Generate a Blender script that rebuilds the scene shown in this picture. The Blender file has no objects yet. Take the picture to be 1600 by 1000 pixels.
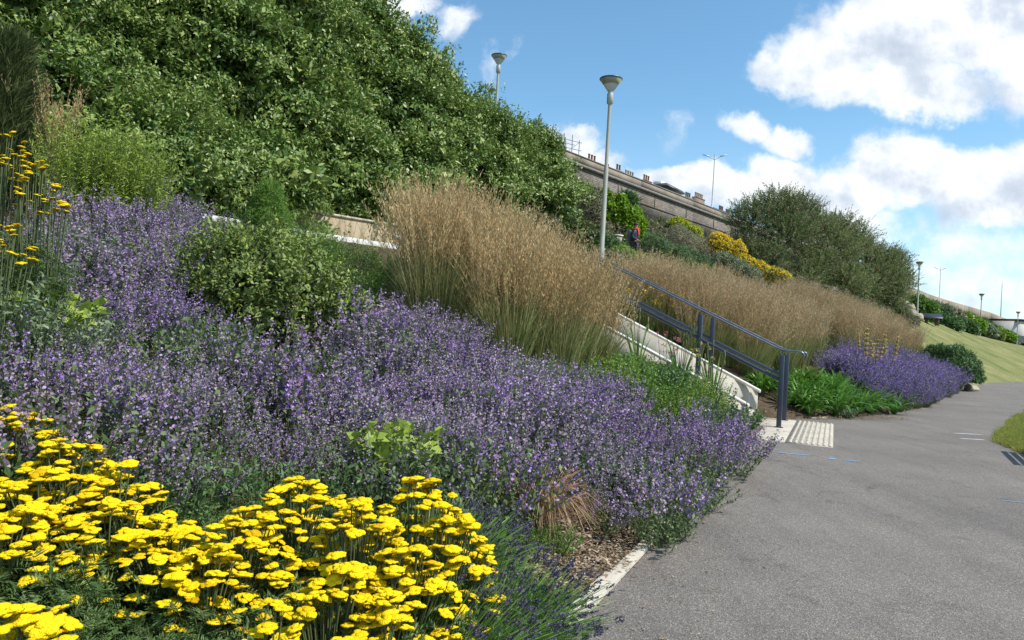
import bpy, math, random
import numpy as np
from mathutils import Vector, Matrix
from mathutils.bvhtree import BVHTree
R = math.radians
SC = bpy.context.scene
COL = SC.collection
rng = np.random.default_rng(7)
random.seed(7)

# ------------------------------------------------------------------ camera
F = 26/36*1600; EYE = 1.35; ROLL = R(3.3); PITCH = R(1.0)
cd = bpy.data.cameras.new('camera'); cam = bpy.data.objects.new('camera', cd); COL.objects.link(cam)
cd.lens = 26; cd.sensor_width = 36; cd.clip_start = .05; cd.clip_end = 6000
cam.matrix_world = Matrix.Translation((0, 0, EYE)) @ Matrix.Rotation(R(90)+PITCH, 4, 'X') @ Matrix.Rotation(ROLL, 4, 'Z')
SC.camera = cam

def ray(px, py):
    x = (px-800)/F; y = (500-py)/F
    c, s = math.cos(ROLL), math.sin(ROLL); x, y = c*x-s*y, s*x+c*y
    c, s = math.cos(PITCH), math.sin(PITCH); return (x, c-s*y, s+c*y)
def at(px, py, Y):
    r = ray(px, py); k = Y/r[1]; return Vector((r[0]*k, Y, EYE+r[2]*k))

# ------------------------------------------------------------------ object helpers
def link(o, parent=None):
    COL.objects.link(o)
    if parent is not None: o.parent = parent
    return o
def tag(o, label=None, cat=None, group=None, kind=None):
    if label: o['label'] = label
    if cat: o['category'] = cat
    if group: o['group'] = group
    if kind: o['kind'] = kind
    return o
def thing(name, loc, label, cat, group=None, rz=0):
    o = link(bpy.data.objects.new(name, None)); o.location = loc; o.rotation_euler = (0, 0, rz); o.empty_display_size = .1
    return tag(o, label, cat, group)

def unit(a):
    return a/np.maximum(np.linalg.norm(a, axis=-1, keepdims=True), 1e-9)
def rdir(n, up=0.0, r=None):
    r = r or rng
    d = r.normal(size=(n, 3)); d[:, 2] += up; return unit(d)

class MB:
    def __init__(s): s.V = []; s.F = []; s.M = []; s.C = []; s.n = 0
    def add(s, V, Fc, mat=0, tint=None):
        V = np.asarray(V, float).reshape(-1, 3); Fc = np.asarray(Fc, int)
        s.V.append(V); s.F.append(Fc+s.n); s.n += len(V)
        s.M.append(np.full(len(Fc), mat)); s.C.append(np.full(len(Fc), .5) if tint is None else np.broadcast_to(np.asarray(tint, float), (len(Fc),)))
    def mesh(s, name, mats, smooth=False):
        me = bpy.data.meshes.new(name)
        V = np.concatenate(s.V); me.vertices.add(len(V)); me.vertices.foreach_set('co', V.astype(np.float32).ravel())
        tot = np.concatenate([np.full(len(f), f.shape[1]) for f in s.F]); loops = np.concatenate([f.ravel() for f in s.F])
        start = np.concatenate([[0], np.cumsum(tot)[:-1]])
        me.loops.add(len(loops)); me.loops.foreach_set('vertex_index', loops.astype(np.int32))
        me.polygons.add(len(tot)); me.polygons.foreach_set('loop_start', start.astype(np.int32))
        me.polygons.foreach_set('material_index', np.concatenate(s.M).astype(np.int32))
        if smooth: me.polygons.foreach_set('use_smooth', np.ones(len(tot), bool))
        for m in (mats if isinstance(mats, (list, tuple)) else [mats]): me.materials.append(m)
        a = me.attributes.new('tint', 'FLOAT', 'FACE'); a.data.foreach_set('value', np.concatenate(s.C).astype(np.float32))
        me.update(calc_edges=True); me.validate(); return me
    def build(s, name, mats, parent=None, smooth=False, loc=None):
        o = bpy.data.objects.new(name, s.mesh(name, mats, smooth)); link(o, parent)
        if loc is not None: o.location = loc
        return o
    def flip_extend(s, o, M):   # add another MB transformed by matrix M
        for V, Fc, m, c in zip(o.V, o.F, o.M, o.C): pass

def leaves(mb, P, D, N, L, W, mat=0, tint=None, fold=.12, wide=.45, droop=.0):
    P = np.asarray(P, float); n = len(P)
    if n == 0: return
    D = unit(np.broadcast_to(D, (n, 3)).astype(float)); N = np.broadcast_to(N, (n, 3)).astype(float)
    S = unit(np.cross(D, N)); N = np.cross(S, D)
    L = np.broadcast_to(L, (n,))[:, None]; W = np.broadcast_to(W, (n,))[:, None]
    mid = P+D*L*wide
    V = np.stack([P, mid+S*W*.5+N*W*fold, P+D*L-N*L*droop, mid-S*W*.5+N*W*fold], 1).reshape(-1, 3)
    mb.add(V, np.arange(4*n).reshape(n, 4), mat, rng.random(n) if tint is None else tint)

def ribbons(mb, Q, W, mat=0, tint=None, side=None):
    """Q (n,k,3) paths, W (k,) or (n,k) widths"""
    Q = np.asarray(Q, float); n, k, _ = Q.shape
    W = np.broadcast_to(W, (n, k))[..., None]
    T = unit(Q[:, -1]-Q[:, 0])
    if side is None: side = rdir(n)
    S = unit(np.cross(T, side))[:, None, :]
    V = np.stack([Q-S*W*.5, Q+S*W*.5], 2).reshape(-1, 3)
    b = (np.arange(n)*k*2)[:, None]+(np.arange(k-1)*2)[None]
    b = b.reshape(-1); Fc = np.stack([b, b+1, b+3, b+2], 1)
    t = rng.random(n) if tint is None else np.broadcast_to(tint, (n,))
    mb.add(V, Fc, mat, np.repeat(t, k-1))

def tube(mb, pts, rad, seg=8, mat=0, caps=True, tint=None):
    pts = np.asarray(pts, float); k = len(pts); rad = np.broadcast_to(rad, (k,))
    T = np.gradient(pts, axis=0); T = unit(T)
    ref = np.array([0, 0, 1.]) if abs(T[0, 2]) < .9 else np.array([1., 0, 0])
    U = []; u = unit(np.cross(T[0], ref)[None])[0]
    for i in range(k):
        u = u-T[i]*np.dot(u, T[i]); u = u/np.linalg.norm(u); U.append(u)
    U = np.array(U); B = np.cross(T, U)
    a = np.arange(seg)/seg*2*math.pi
    V = pts[:, None]+rad[:, None, None]*(np.cos(a)[None, :, None]*U[:, None]+np.sin(a)[None, :, None]*B[:, None])
    i = np.arange(k-1)[:, None]*seg; j = np.arange(seg)[None]; j2 = (j+1) % seg
    Fc = np.stack([i+j, i+j2, i+seg+j2, i+seg+j], -1).reshape(-1, 4)
    mb.add(V.reshape(-1, 3), Fc, mat, tint)
    if caps:
        mb.add(V[0][::-1], np.arange(seg)[None], mat, tint); mb.add(V[-1], np.arange(seg)[None], mat, tint)

BOXF = [[0, 3, 2, 1], [4, 5, 6, 7], [0, 1, 5, 4], [1, 2, 6, 5], [2, 3, 7, 6], [3, 0, 4, 7]]
def hexa(mb, c8, mat=0, tint=None, bev=0):
    mb.add(np.array(c8, float), BOXF, mat, tint)
def box(mb, c, s, mat=0, rz=0, tint=None):
    x, y, z = s[0]/2, s[1]/2, s[2]/2
    V = np.array([[-x, -y, -z], [x, -y, -z], [x, y, -z], [-x, y, -z], [-x, -y, z], [x, -y, z], [x, y, z], [-x, y, z]])
    cs, sn = math.cos(rz), math.sin(rz); V = V@np.array([[cs, sn, 0], [-sn, cs, 0], [0, 0, 1]])+np.array(c)
    mb.add(V, BOXF, mat, tint)
def lathe(mb, prof, seg=24, mat=0, c=(0, 0, 0), caps=True):
    a = np.arange(seg)/seg*2*math.pi; prof = np.array(prof, float); k = len(prof)
    V = np.stack([prof[:, 0][:, None]*np.cos(a), prof[:, 0][:, None]*np.sin(a), np.repeat(prof[:, 1][:, None], seg, 1)], -1)+np.array(c)
    i = np.arange(k-1)[:, None]*seg; j = np.arange(seg)[None]; j2 = (j+1) % seg
    mb.add(V.reshape(-1, 3), np.stack([i+j, i+j2, i+seg+j2, i+seg+j], -1).reshape(-1, 4), mat)
    if caps:
        mb.add(V[0][::-1], np.arange(seg)[None], mat); mb.add(V[-1], np.arange(seg)[None], mat)
def bevel(o, w=.01, seg=2):
    m = o.modifiers.new('bevel', 'BEVEL'); m.width = w; m.segments = seg; m.limit_method = 'ANGLE'; return o

# ------------------------------------------------------------------ materials
class NT:
    def __init__(s, nt): s.t = nt; s.n = nt.nodes; s.l = nt.links
    def N(s, ty, **kw):
        nd = s.n.new(ty)
        for k, v in kw.items():
            if k.startswith('i_'):
                key = k[2:]; key = int(key) if key.isdigit() else key.replace('_', ' ')
                nd.inputs[key].default_value = v
            else: setattr(nd, k, v)
        return nd
    def L(s, a, b): s.l.new(a, b)
    def math(s, op, a, b=None, clamp=False):
        nd = s.n.new('ShaderNodeMath'); nd.operation = op; nd.use_clamp = clamp
        for i, x in enumerate((a, b)):
            if x is None: continue
            if isinstance(x, (int, float)): nd.inputs[i].default_value = x
            else: s.L(x, nd.inputs[i])
        return nd.outputs[0]
    def ramp(s, fac, stops, interp='LINEAR'):
        nd = s.n.new('ShaderNodeValToRGB'); cr = nd.color_ramp; cr.interpolation = interp
        while len(cr.elements) > 1: cr.elements.remove(cr.elements[-1])
        for i, (p, c) in enumerate(stops):
            e = cr.elements[0] if i == 0 else cr.elements.new(p)
            e.position = p; e.color = (*c, 1) if len(c) == 3 else c
        s.L(fac, nd.inputs[0]); return nd.outputs[0]
    def mix(s, f, a, b, mode='MIX'):
        nd = s.n.new('ShaderNodeMix'); nd.data_type = 'RGBA'; nd.blend_type = mode
        for i, x in ((0, f), (6, a), (7, b)):
            if isinstance(x, (int, float)): nd.inputs[i].default_value = x
            elif isinstance(x, tuple): nd.inputs[i].default_value = (*x, 1)
            else: s.L(x, nd.inputs[i])
        return nd.outputs[2]
    def noise(s, scale, detail=3, rough=.5, vec=None, out=0):
        nd = s.n.new('ShaderNodeTexNoise'); nd.inputs['Scale'].default_value = scale; nd.inputs['Detail'].default_value = detail
        nd.inputs['Roughness'].default_value = rough
        if vec is not None: s.L(vec, nd.inputs['Vector'])
        return nd.outputs[out]
def newmat(name):
    m = bpy.data.materials.new(name); m.use_nodes = True; t = NT(m.node_tree)
    return m, t, t.n['Principled BSDF'], t.n['Material Output']
def spread(cols):
    return [(i/(len(cols)-1), c) for i, c in enumerate(cols)]

def leafmat(name, cols, rough=.5, trans=.3, spec=.3, patch=None, pscale=1.2, ppos=(.45, .6), objvar=.25):
    m, t, b, out = newmat(name)
    at_ = t.N('ShaderNodeAttribute', attribute_name='tint'); oi = t.N('ShaderNodeObjectInfo')
    f = t.math('ADD', t.math('MULTIPLY', at_.outputs['Fac'], 1-objvar), t.math('MULTIPLY', oi.outputs['Random'], objvar))
    c = t.ramp(f, spread(cols))
    if patch:
        g = t.N('ShaderNodeNewGeometry'); n = t.noise(pscale, 2, .5, g.outputs['Position'])
        k = t.ramp(n, [(ppos[0], (0, 0, 0)), (ppos[1], (1, 1, 1))])
        c = t.mix(k, c, t.ramp(f, spread(patch)))
    t.L(c, b.inputs['Base Color']); b.inputs['Roughness'].default_value = rough; b.inputs['Specular IOR Level'].default_value = spec
    if trans > 0:
        tr = t.N('ShaderNodeBsdfTranslucent'); t.L(c, tr.inputs['Color'])
        mx = t.N('ShaderNodeMixShader'); mx.inputs[0].default_value = trans
        t.L(b.outputs[0], mx.inputs[1]); t.L(tr.outputs[0], mx.inputs[2]); t.L(mx.outputs[0], out.inputs['Surface'])
    return m
def plain(name, c1, c2=None, rough=.6, scale=4, metal=0, bump=0, bscale=40, spec=.5, detail=5, streak=None):
    m, t, b, out = newmat(name)
    tc = t.N('ShaderNodeTexCoord'); v = tc.outputs['Object']
    if c2 is None: c2 = tuple(x*.85 for x in c1)
    if streak:
        mp = t.N('ShaderNodeMapping'); mp.inputs['Scale'].default_value = streak; t.L(v, mp.inputs['Vector']); v2 = mp.outputs[0]
    else: v2 = v
    n = t.noise(scale, detail, .6, v2)
    c = t.ramp(n, [(.32, c1), (.68, c2)]); t.L(c, b.inputs['Base Color'])
    b.inputs['Roughness'].default_value = rough; b.inputs['Metallic'].default_value = metal; b.inputs['Specular IOR Level'].default_value = spec
    if bump:
        bp = t.N('ShaderNodeBump'); bp.inputs['Strength'].default_value = bump; bp.inputs['Distance'].default_value = .01
        t.L(t.noise(bscale, 4, .6, v), bp.inputs['Height']); t.L(bp.outputs[0], b.inputs['Normal'])
    return m
# ------------------------------------------------------------------ world, sun
SUN_EL, SUN_AZ = R(54), R(112)           # azimuth clockwise from +Y: the sun stands to the right, a little behind the camera
sd = Vector((math.sin(SUN_AZ)*math.cos(SUN_EL), math.cos(SUN_AZ)*math.cos(SUN_EL), math.sin(SUN_EL)))
sl = bpy.data.lights.new('sun', 'SUN'); sl.energy = 4.6; sl.angle = R(.53); sl.color = (1, .955, .88)
so = bpy.data.objects.new('sun', sl); COL.objects.link(so); so.rotation_euler = sd.to_track_quat('Z', 'Y').to_euler(); so.location = (20, -20, 40)
SC.view_settings.view_transform = 'Standard'; SC.view_settings.look = 'None'; SC.view_settings.exposure = 0.32; SC.view_settings.gamma = 1
w = bpy.data.worlds.new('World'); SC.world = w; w.use_nodes = True; t = NT(w.node_tree)
bg = t.n['Background']; bg.inputs['Strength'].default_value = 1.0
sky = t.N('ShaderNodeTexSky', sky_type='NISHITA', sun_disc=False, sun_elevation=SUN_EL, sun_rotation=SUN_AZ, air_density=1.0, dust_density=.6, ozone_density=1.6, altitude=20)
skc = t.mix(1.0, sky.outputs[0], (.112, .153, .157), 'MULTIPLY')
tc = t.N('ShaderNodeTexCoord'); D = tc.outputs['Generated']
sep = t.N('ShaderNodeSeparateXYZ'); t.L(D, sep.inputs[0])
yy = t.math('MAXIMUM', t.math('ABSOLUTE', sep.outputs[1]), .08)
u = t.math('DIVIDE', sep.outputs[0], yy); v = t.math('DIVIDE', sep.outputs[2], yy)
cmb = t.N('ShaderNodeCombineXYZ'); t.L(u, cmb.inputs[0]); t.L(v, cmb.inputs[1])
UV = cmb.outputs[0]
# low-frequency distortion so that no cloud keeps an elliptic edge
dn = t.N('ShaderNodeTexNoise', i_Scale=5.0, i_Detail=6.0, i_Roughness=.62); t.L(UV, dn.inputs['Vector'])
dd = t.N('ShaderNodeVectorMath', operation='SUBTRACT'); t.L(dn.outputs['Color'], dd.inputs[0]); dd.inputs[1].default_value = (.5, .5, .5)
ds = t.N('ShaderNodeVectorMath', operation='SCALE'); t.L(dd.outputs[0], ds.inputs[0]); ds.inputs['Scale'].default_value = .14
da = t.N('ShaderNodeVectorMath', operation='ADD'); t.L(UV, da.inputs[0]); t.L(ds.outputs[0], da.inputs[1])
WUV = da.outputs[0]
CLOUDS = [ # px, py, rx, ry, weight
 (1300, 80, 120, 62, 1.0), (1400, 60, 160, 95, 1.15), (1540, 45, 190, 120, 1.2), (1440, 145, 190, 52, 1.0), (1660, 130, 150, 100, 1.1), (1230, 105, 90, 40, .8),
 (1160, 195, 75, 34, .72), (1235, 215, 62, 34, .78),
 (1060, 295, 90, 34, 1.0), (1130, 300, 90, 45, 1.0), (1225, 285, 85, 52, 1.1), (1330, 300, 120, 58, 1.0), (1420, 275, 110, 68, 1.15), (1560, 300, 160, 80, 1.1), (1500, 400, 230, 60, .58), (1620, 470, 240, 70, .66), (1340, 360, 170, 40, .66),
 (895, 225, 52, 44, 1.0), (930, 270, 60, 40, .9), (765, 100, 34, 36, .55), (640, 14, 50, 24, .85), (700, 45, 46, 32, .62), (590, 0, 60, 30, .8), (1042, 215, 34, 48, .42), (812, 75, 22, 24, .3), (990, 285, 70, 22, .6)]
dens = None
for px, py, rx, ry, wt in CLOUDS:
    r = ray(px, py); u0, v0 = r[0]/r[1], r[2]/r[1]
    mp = t.N('ShaderNodeVectorMath', operation='SUBTRACT'); t.L(WUV, mp.inputs[0]); mp.inputs[1].default_value = (u0, v0, 0)
    ms = t.N('ShaderNodeVectorMath', operation='MULTIPLY'); t.L(mp.outputs[0], ms.inputs[0]); ms.inputs[1].default_value = (F/rx, F/ry, 0)
    ln = t.N('ShaderNodeVectorMath', operation='LENGTH'); t.L(ms.outputs[0], ln.inputs[0])
    q = t.N('ShaderNodeMapRange', interpolation_type='SMOOTHERSTEP'); q.inputs[1].default_value = 1.45; q.inputs[2].default_value = .2; q.inputs[4].default_value = wt
    t.L(ln.outputs['Value'], q.inputs[0])
    dens = q.outputs[0] if dens is None else t.math('MAXIMUM', dens, q.outputs[0])
gen = t.noise(2.3, 3, .5, UV)           # a loose field of cloud for the rest of the sky
behind = t.math('LESS_THAN', sep.outputs[1], .08)
gm = t.ramp(gen, [(.5, (0, 0, 0)), (.62, (.9, .9, .9))])
dens = t.math('MAXIMUM', dens, t.math('MULTIPLY', gm, behind))
n1 = t.noise(9, 9, .62, UV); n2 = t.noise(30, 6, .6, WUV)
fb = t.math('ADD', t.math('MULTIPLY', t.math('SUBTRACT', n1, .5), 1.5), t.math('MULTIPLY', t.math('SUBTRACT', n2, .5), .35))
d2 = t.math('ADD', dens, fb)
mask = t.N('ShaderNodeMapRange', interpolation_type='SMOOTHSTEP'); mask.inputs[1].default_value = .24; mask.inputs[2].default_value = .92; t.L(d2, mask.inputs[0])
# self-shading: the same field sampled a little lower-left is denser where the cloud turns away from the sun
sh = t.N('ShaderNodeVectorMath', operation='ADD'); t.L(UV, sh.inputs[0]); sh.inputs[1].default_value = (.012, .03, 0)
n3 = t.noise(7, 7, .56, sh.outputs[0]); n4 = t.noise(7, 7, .56, UV)
li = t.math('ADD', t.math('MULTIPLY', t.math('SUBTRACT', n4, n3), 2.4), .62)
thick = t.math('MULTIPLY', t.math('SUBTRACT', d2, .7, True), .36)
li = t.math('SUBTRACT', li, thick, True)
cc = t.ramp(li, [(.0, (.46, .52, .62)), (.30, (.60, .66, .75)), (.52, (.80, .83, .87)), (.78, (.96, .96, .96))])
# pale air low over the horizon
hz = t.N('ShaderNodeMapRange'); hz.inputs[1].default_value = .30; hz.inputs[2].default_value = .0; hz.inputs[4].default_value = .35; t.L(sep.outputs[2], hz.inputs[0])
base = t.mix(hz.outputs[0], skc, (.62, .72, .86))
final = t.mix(t.math('MULTIPLY', mask.outputs[0], .97), base, cc)
t.L(final, bg.inputs['Color'])

# ------------------------------------------------------------------ terrain
R0 = [(-8.2,-16),(-4.7,-8),(-1.16,0),(.31,3.3),(.94,4.73),(2.88,9.25),(4.4,12.5),(5.1,14.1),(7.2,15.4),(10,18.3),(18.5,30.4),(28.6,44.5),(35.5,51),(52,64),(72,82),(110,115),(200,190)]
R0 = [(x, y, 0.0) for x, y in R0]
R1 = [(-20,-10,2.8),(-14,-1,2.8),(-10.5,4.5,2.8),(-8,8.3,2.85),(-6.5,10.2,2.9),(-3.87,13.25,2.9),(-2.0,15.6,2.95),(0.2,18.4,3.1),(2.6,23.2,3.7),(5.2,28.3,4.25),(14.5,40,4.4),(26,53,4.6),(35,63.5,4.6),(55.7,88,4.2),(73.9,108,3.9),(105,145,3.9),(190,235,3.9)]
WM = [-85,-72,-62,-56,-52,-46,-40,-34,-25,-15,5,27,45,80,110,160,230]
WD = (math.sin(R(39.5)), math.cos(R(39.5)))
R5 = [(3.93+m*WD[0], 55+m*WD[1], 9.5) for m in WM]
def off(a, d, dz): return [(x-.78*d, y+.62*d, z+dz) for x, y, z in a]
R2 = off(R1, 2.0, .06); R3 = off(R1, 2.35, .5)
def mixr(a, b, f, bump): return [(u[0]+(v[0]-u[0])*f, u[1]+(v[1]-u[1])*f, u[2]+(v[2]-u[2])*f+bump) for u, v in zip(a, b)]
R4 = mixr(R3, R5, .4, 1.0); R45 = mixr(R3, R5, .75, .6); R6 = off(R5, 1.5, 0.0)
NS = 10
def dense(P):
    P = np.array(P, float); o = []
    for i in range(len(P)-1):
        for j in range(NS): o.append(P[i]*(1-j/NS)+P[i+1]*j/NS)
    o.append(P[-1]); Q = np.array(o)
    for _ in range(6):
        q = Q.copy(); q[1:-1] = .5*Q[1:-1]+.25*(Q[:-2]+Q[2:]); Q = q
    return Q
RL = [dense(r) for r in (R0, R1, R2, R3, R4, R45, R5, R6)]
rows = []; rid = []
for a, sgm in enumerate([24, 2, 1, 8, 8, 4, 1]):
    for j in range(sgm): rows.append(RL[a]*(1-j/sgm)+RL[a+1]*j/sgm); rid.append(a)
rows.append(RL[-1]); G = np.array(rows)
K_ = 4                                   # finer columns for the ground itself
G = np.concatenate([(G[:, :-1, None]*(1-np.arange(K_)[None, None, :, None]/K_)+G[:, 1:, None]*(np.arange(K_)[None, None, :, None]/K_)).reshape(G.shape[0], -1, 3), G[:, -1:]], 1)
nr, nc, _ = G.shape
gx, gy = G[..., 0], G[..., 1]
bumpz = .05*np.sin(gx*2.1+gy*.7)*np.cos(gy*1.7-gx*.4)+.03*np.sin(gx*5.3)*np.sin(gy*4.9)
wgt = np.zeros((nr, nc)); wgt[2:23] = 1; wgt[28:44] = 3
G[..., 2] += bumpz*wgt
_q = G[..., :2]-np.array([4.1, 12.7]); _L = _q@np.array([-.9158, .4015]); _W = _q@np.array([.4015, .9158])   # trench under the staircase
G[..., 2] -= np.where((_W > -.12) & (_W < 1.72) & (_L > -1.0) & (_L < 7.2), .30, 0)
idx = np.arange(nr*nc).reshape(nr, nc)
Fq = np.stack([idx[:-1, :-1], idx[:-1, 1:], idx[1:, 1:], idx[1:, :-1]], -1)
rowi = np.repeat(np.arange(nr-1)[:, None], nc-1, 1); coli = np.repeat(np.arange(nc-1)[None], nr-1, 0)/K_
lawnm = (rowi < 24) & (coli >= 104+np.maximum(0, rowi-16)*.5)
bvh = BVHTree.FromPolygons([tuple(p) for p in G.reshape(-1, 3)], [tuple(int(i) for i in f) for f in Fq.reshape(-1, 4)])
def gz(x, y, default=0.0):
    h = bvh.ray_cast(Vector((x, y, 60)), Vector((0, 0, -1)))
    return h[0].z if h[0] is not None else default

m_soil = plain('bed_soil', (.055, .038, .024), (.11, .082, .055), rough=.95, scale=9, bump=.6, bscale=60, spec=.1)
m_scrub = plain('scrub_ground', (.045, .06, .02), (.15, .13, .07), rough=.95, scale=.9, bump=.6, bscale=8, spec=.1)
def lawnmat():
    m, t, b, out = newmat('lawn_turf'); g = t.N('ShaderNodeNewGeometry'); P = g.outputs['Position']
    a = t.ramp(t.noise(.35, 4, .6, P), [(.35, (.125, .15, .05)), (.52, (.19, .19, .08)), (.68, (.27, .245, .125))])
    mp = t.N('ShaderNodeMapping'); mp.inputs['Rotation'].default_value = (0, 0, R(-48)); mp.inputs['Scale'].default_value = (.2, 2.2, 1); t.L(P, mp.inputs['Vector'])
    s = t.ramp(t.noise(1.0, 3, .6, mp.outputs[0]), [(.35, (.88, .90, .88)), (.68, (1.06, 1.04, 1.0))])
    f = t.ramp(t.noise(14, 4, .7, P), [(.3, (.6, .64, .6)), (.7, (1.3, 1.28, 1.2))])
    c = t.mix(1., t.mix(1., a, s, 'MULTIPLY'), f, 'MULTIPLY'); t.L(c, b.inputs['Base Color']); b.inputs['Roughness'].default_value = .9; b.inputs['Specular IOR Level'].default_value = .1
    bp = t.N('ShaderNodeBump', i_Strength=.5, i_Distance=.05); t.L(t.noise(25, 3, .6, P), bp.inputs['Height']); t.L(bp.outputs[0], b.inputs['Normal'])
    return m
m_lawn = lawnmat()
def sub_terrain(name, mask, m, label=None):
    mb = MB(); Fs = Fq[mask]; u_, inv = np.unique(Fs, return_inverse=True)
    mb.add(G.reshape(-1, 3)[u_], inv.reshape(-1, 4)); o = mb.build(name, m, smooth=True); return tag(o, kind='structure')
sub_terrain('lawn', lawnm, m_lawn)
sub_terrain('soil', (rowi < 24) & ~lawnm, m_soil)
sub_terrain('hill', (rowi >= 26), m_scrub)
m_upath = plain('buff_path', (.30, .25, .18), (.36, .31, .23), rough=.9, scale=3, bump=.2, bscale=80)
sub_terrain('upper_path', (rowi >= 24) & (rowi < 26), m_upath)

def asphalt():
    m, t, b, out = newmat('asphalt'); g = t.N('ShaderNodeNewGeometry'); P = g.outputs['Position']
    sp = t.N('ShaderNodeTexVoronoi', feature='F1', i_Scale=150.0); t.L(P, sp.inputs['Vector'])
    hs = t.N('ShaderNodeSeparateColor'); t.L(sp.outputs['Color'], hs.inputs[0])
    c = t.ramp(hs.outputs[0], [(0, (.104, .093, .083)), (.45, (.152, .136, .122)), (.85, (.196, .176, .158)), (1, (.31, .285, .25))])
    big = t.ramp(t.noise(.55, 5, .6, P), [(.32, (.84, .84, .85)), (.5, (1, 1, 1)), (.68, (1.13, 1.12, 1.10))])
    mp = t.N('ShaderNodeMapping'); mp.inputs['Rotation'].default_value = (0, 0, R(-35)); mp.inputs['Scale'].default_value = (3.0, .5, 1); t.L(P, mp.inputs['Vector'])
    st = t.ramp(t.noise(.9, 6, .65, mp.outputs[0]), [(.3, (.86, .86, .87)), (.6, (1.07, 1.07, 1.06))])
    md = t.ramp(t.noise(45, 3, .7, P), [(.3, (.90, .90, .90)), (.7, (1.08, 1.08, 1.08))])
    blt = t.ramp(t.noise(3.1, 2, .4, P), [(.64, (1, 1, 1)), (.70, (.84, .84, .84))])
    vc = t.N('ShaderNodeTexVoronoi', feature='DISTANCE_TO_EDGE', i_Scale=.33)
    wn = t.N('ShaderNodeTexNoise', i_Scale=1.7, i_Detail=6.0); t.L(P, wn.inputs['Vector'])
    va = t.N('ShaderNodeVectorMath', operation='MULTIPLY_ADD'); t.L(wn.outputs['Color'], va.inputs[0]); va.inputs[1].default_value = (1.2, 1.2, 0); t.L(P, va.inputs[2]); t.L(va.outputs[0], vc.inputs['Vector'])
    crk = t.ramp(vc.outputs['Distance'], [(.0, (.72, .72, .72)), (.0035, (1, 1, 1))])
    for k in (big, st, md, blt, crk): c = t.mix(1., c, k, 'MULTIPLY')
    t.L(c, b.inputs['Base Color']); b.inputs['Roughness'].default_value = .85; b.inputs['Specular IOR Level'].default_value = .25
    bp = t.N('ShaderNodeBump', i_Strength=.7, i_Distance=.006); t.L(sp.outputs['Distance'], bp.inputs['Height']); t.L(bp.outputs[0], b.inputs['Normal'])
    return m
m_asph = asphalt()
mb = MB(); mb.add([(-60, -60, -.03), (900, -60, -.03), (900, 900, -.03), (-60, 900, -.03)], [[0, 1, 2, 3]])
tag(mb.build('ground', m_lawn), kind='structure')
# asphalt: everything between the bed and the verge, plus the wide apron round the camera
E0 = RL[0]
left = [(x, y) for x, y, z in E0[:125]]
right = [(35.5+8, 49.5), (27, 36.5), (20.3, 28.0), (12.7, 18.4), (9.5, 14.2), (8.15, 12.3), (7.7, 10.9), (7.95, 10.0), (8.8, 9.2), (14, 7.2), (26, 4), (26, -16)]
mb = MB(); poly = [(x, y, 0) for x, y in left]+[(x, y, 0) for x, y in right]
mb.add(poly, [list(range(len(poly)))[::-1]]); o = mb.build('path', m_asph); tag(o, kind='structure')
# ------------------------------------------------------------------ verge, kerb, paint
def verge():
    # low turf mound right of the path; its edge follows the asphalt's right-hand outline
    ed = np.array([(43.5,49.5),(27,36.5),(20.3,28.0),(12.7,18.4),(9.5,14.2),(8.15,12.3),(7.7,10.9),(7.95,10.0),(8.8,9.2),(14,7.2),(26,4)], float)
    o = []
    for i in range(len(ed)-1):
        for j in range(8): o.append(ed[i]*(1-j/8)+ed[i+1]*j/8)
    o.append(ed[-1]); ed = np.array(o)
    for _ in range(3): ed[1:-1] = .5*ed[1:-1]+.25*(ed[:-2]+ed[2:])
    ed[1:-1] += rng.normal(scale=.045, size=ed[1:-1].shape)
    ctr = np.array([40.0, 20.0]); V = []
    for f, z in ((0, .004), (.004, .03), (.02, .06), (.08, .10), (.3, .12), (1, .12)): V.append(np.c_[ed+(ctr-ed)*f, np.full(len(ed), z)])
    k = len(ed); V = np.concatenate(V); ii = np.arange(5)[:, None]*k; jj = np.arange(k-1)[None]
    mb = MB(); mb.add(V, np.stack([ii+jj, ii+jj+1, ii+k+jj+1, ii+k+jj], -1).reshape(-1, 4)[:, ::-1])
    tag(mb.build('verge', m_lawn, smooth=True), kind='structure'); return ed
vedge = verge()

m_slab = plain('kerb_stone', (.33, .295, .24), (.48, .44, .37), rough=.85, scale=5, bump=.35, bscale=45, spec=.2)
m_conc = plain('pale_concrete', (.36, .325, .265), (.47, .43, .36), rough=.85, scale=3.5, bump=.25, bscale=60, spec=.2)
m_render = plain('cream_render', (.40, .375, .31), (.56, .54, .48), rough=.85, scale=2.2, bump=.15, bscale=70, spec=.2, streak=(3, 3, .5))
m_cope = plain('coping_stone', (.48, .46, .41), (.66, .65, .60), rough=.8, scale=5, bump=.1, bscale=60, spec=.25)
m_steel = plain('slate_blue_paint', (.028, .040, .066), (.036, .050, .080), rough=.38, scale=14, spec=.5, bump=.05, bscale=120)
m_alu = plain('galvanised_steel', (.11, .13, .16), (.18, .20, .24), rough=.32, scale=10, metal=.75)
m_post = plain('lamp_column_paint', (.30, .30, .25), (.42, .42, .36), rough=.5, scale=3, metal=.15, streak=(6, 6, .6))
m_dark = plain('dark_rim', (.015, .018, .022), (.03, .033, .04), rough=.4)
mb = MB()
s_acc = 0; E = E0[18:70]
def edge_pt(sarc):
    P = E0[10:80, :2]; d = np.r_[0, np.cumsum(np.linalg.norm(np.diff(P, axis=0), axis=1))]
    return np.array([np.interp(sarc, d, P[:, 0]), np.interp(sarc, d, P[:, 1])])
sa = 0.0
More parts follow.
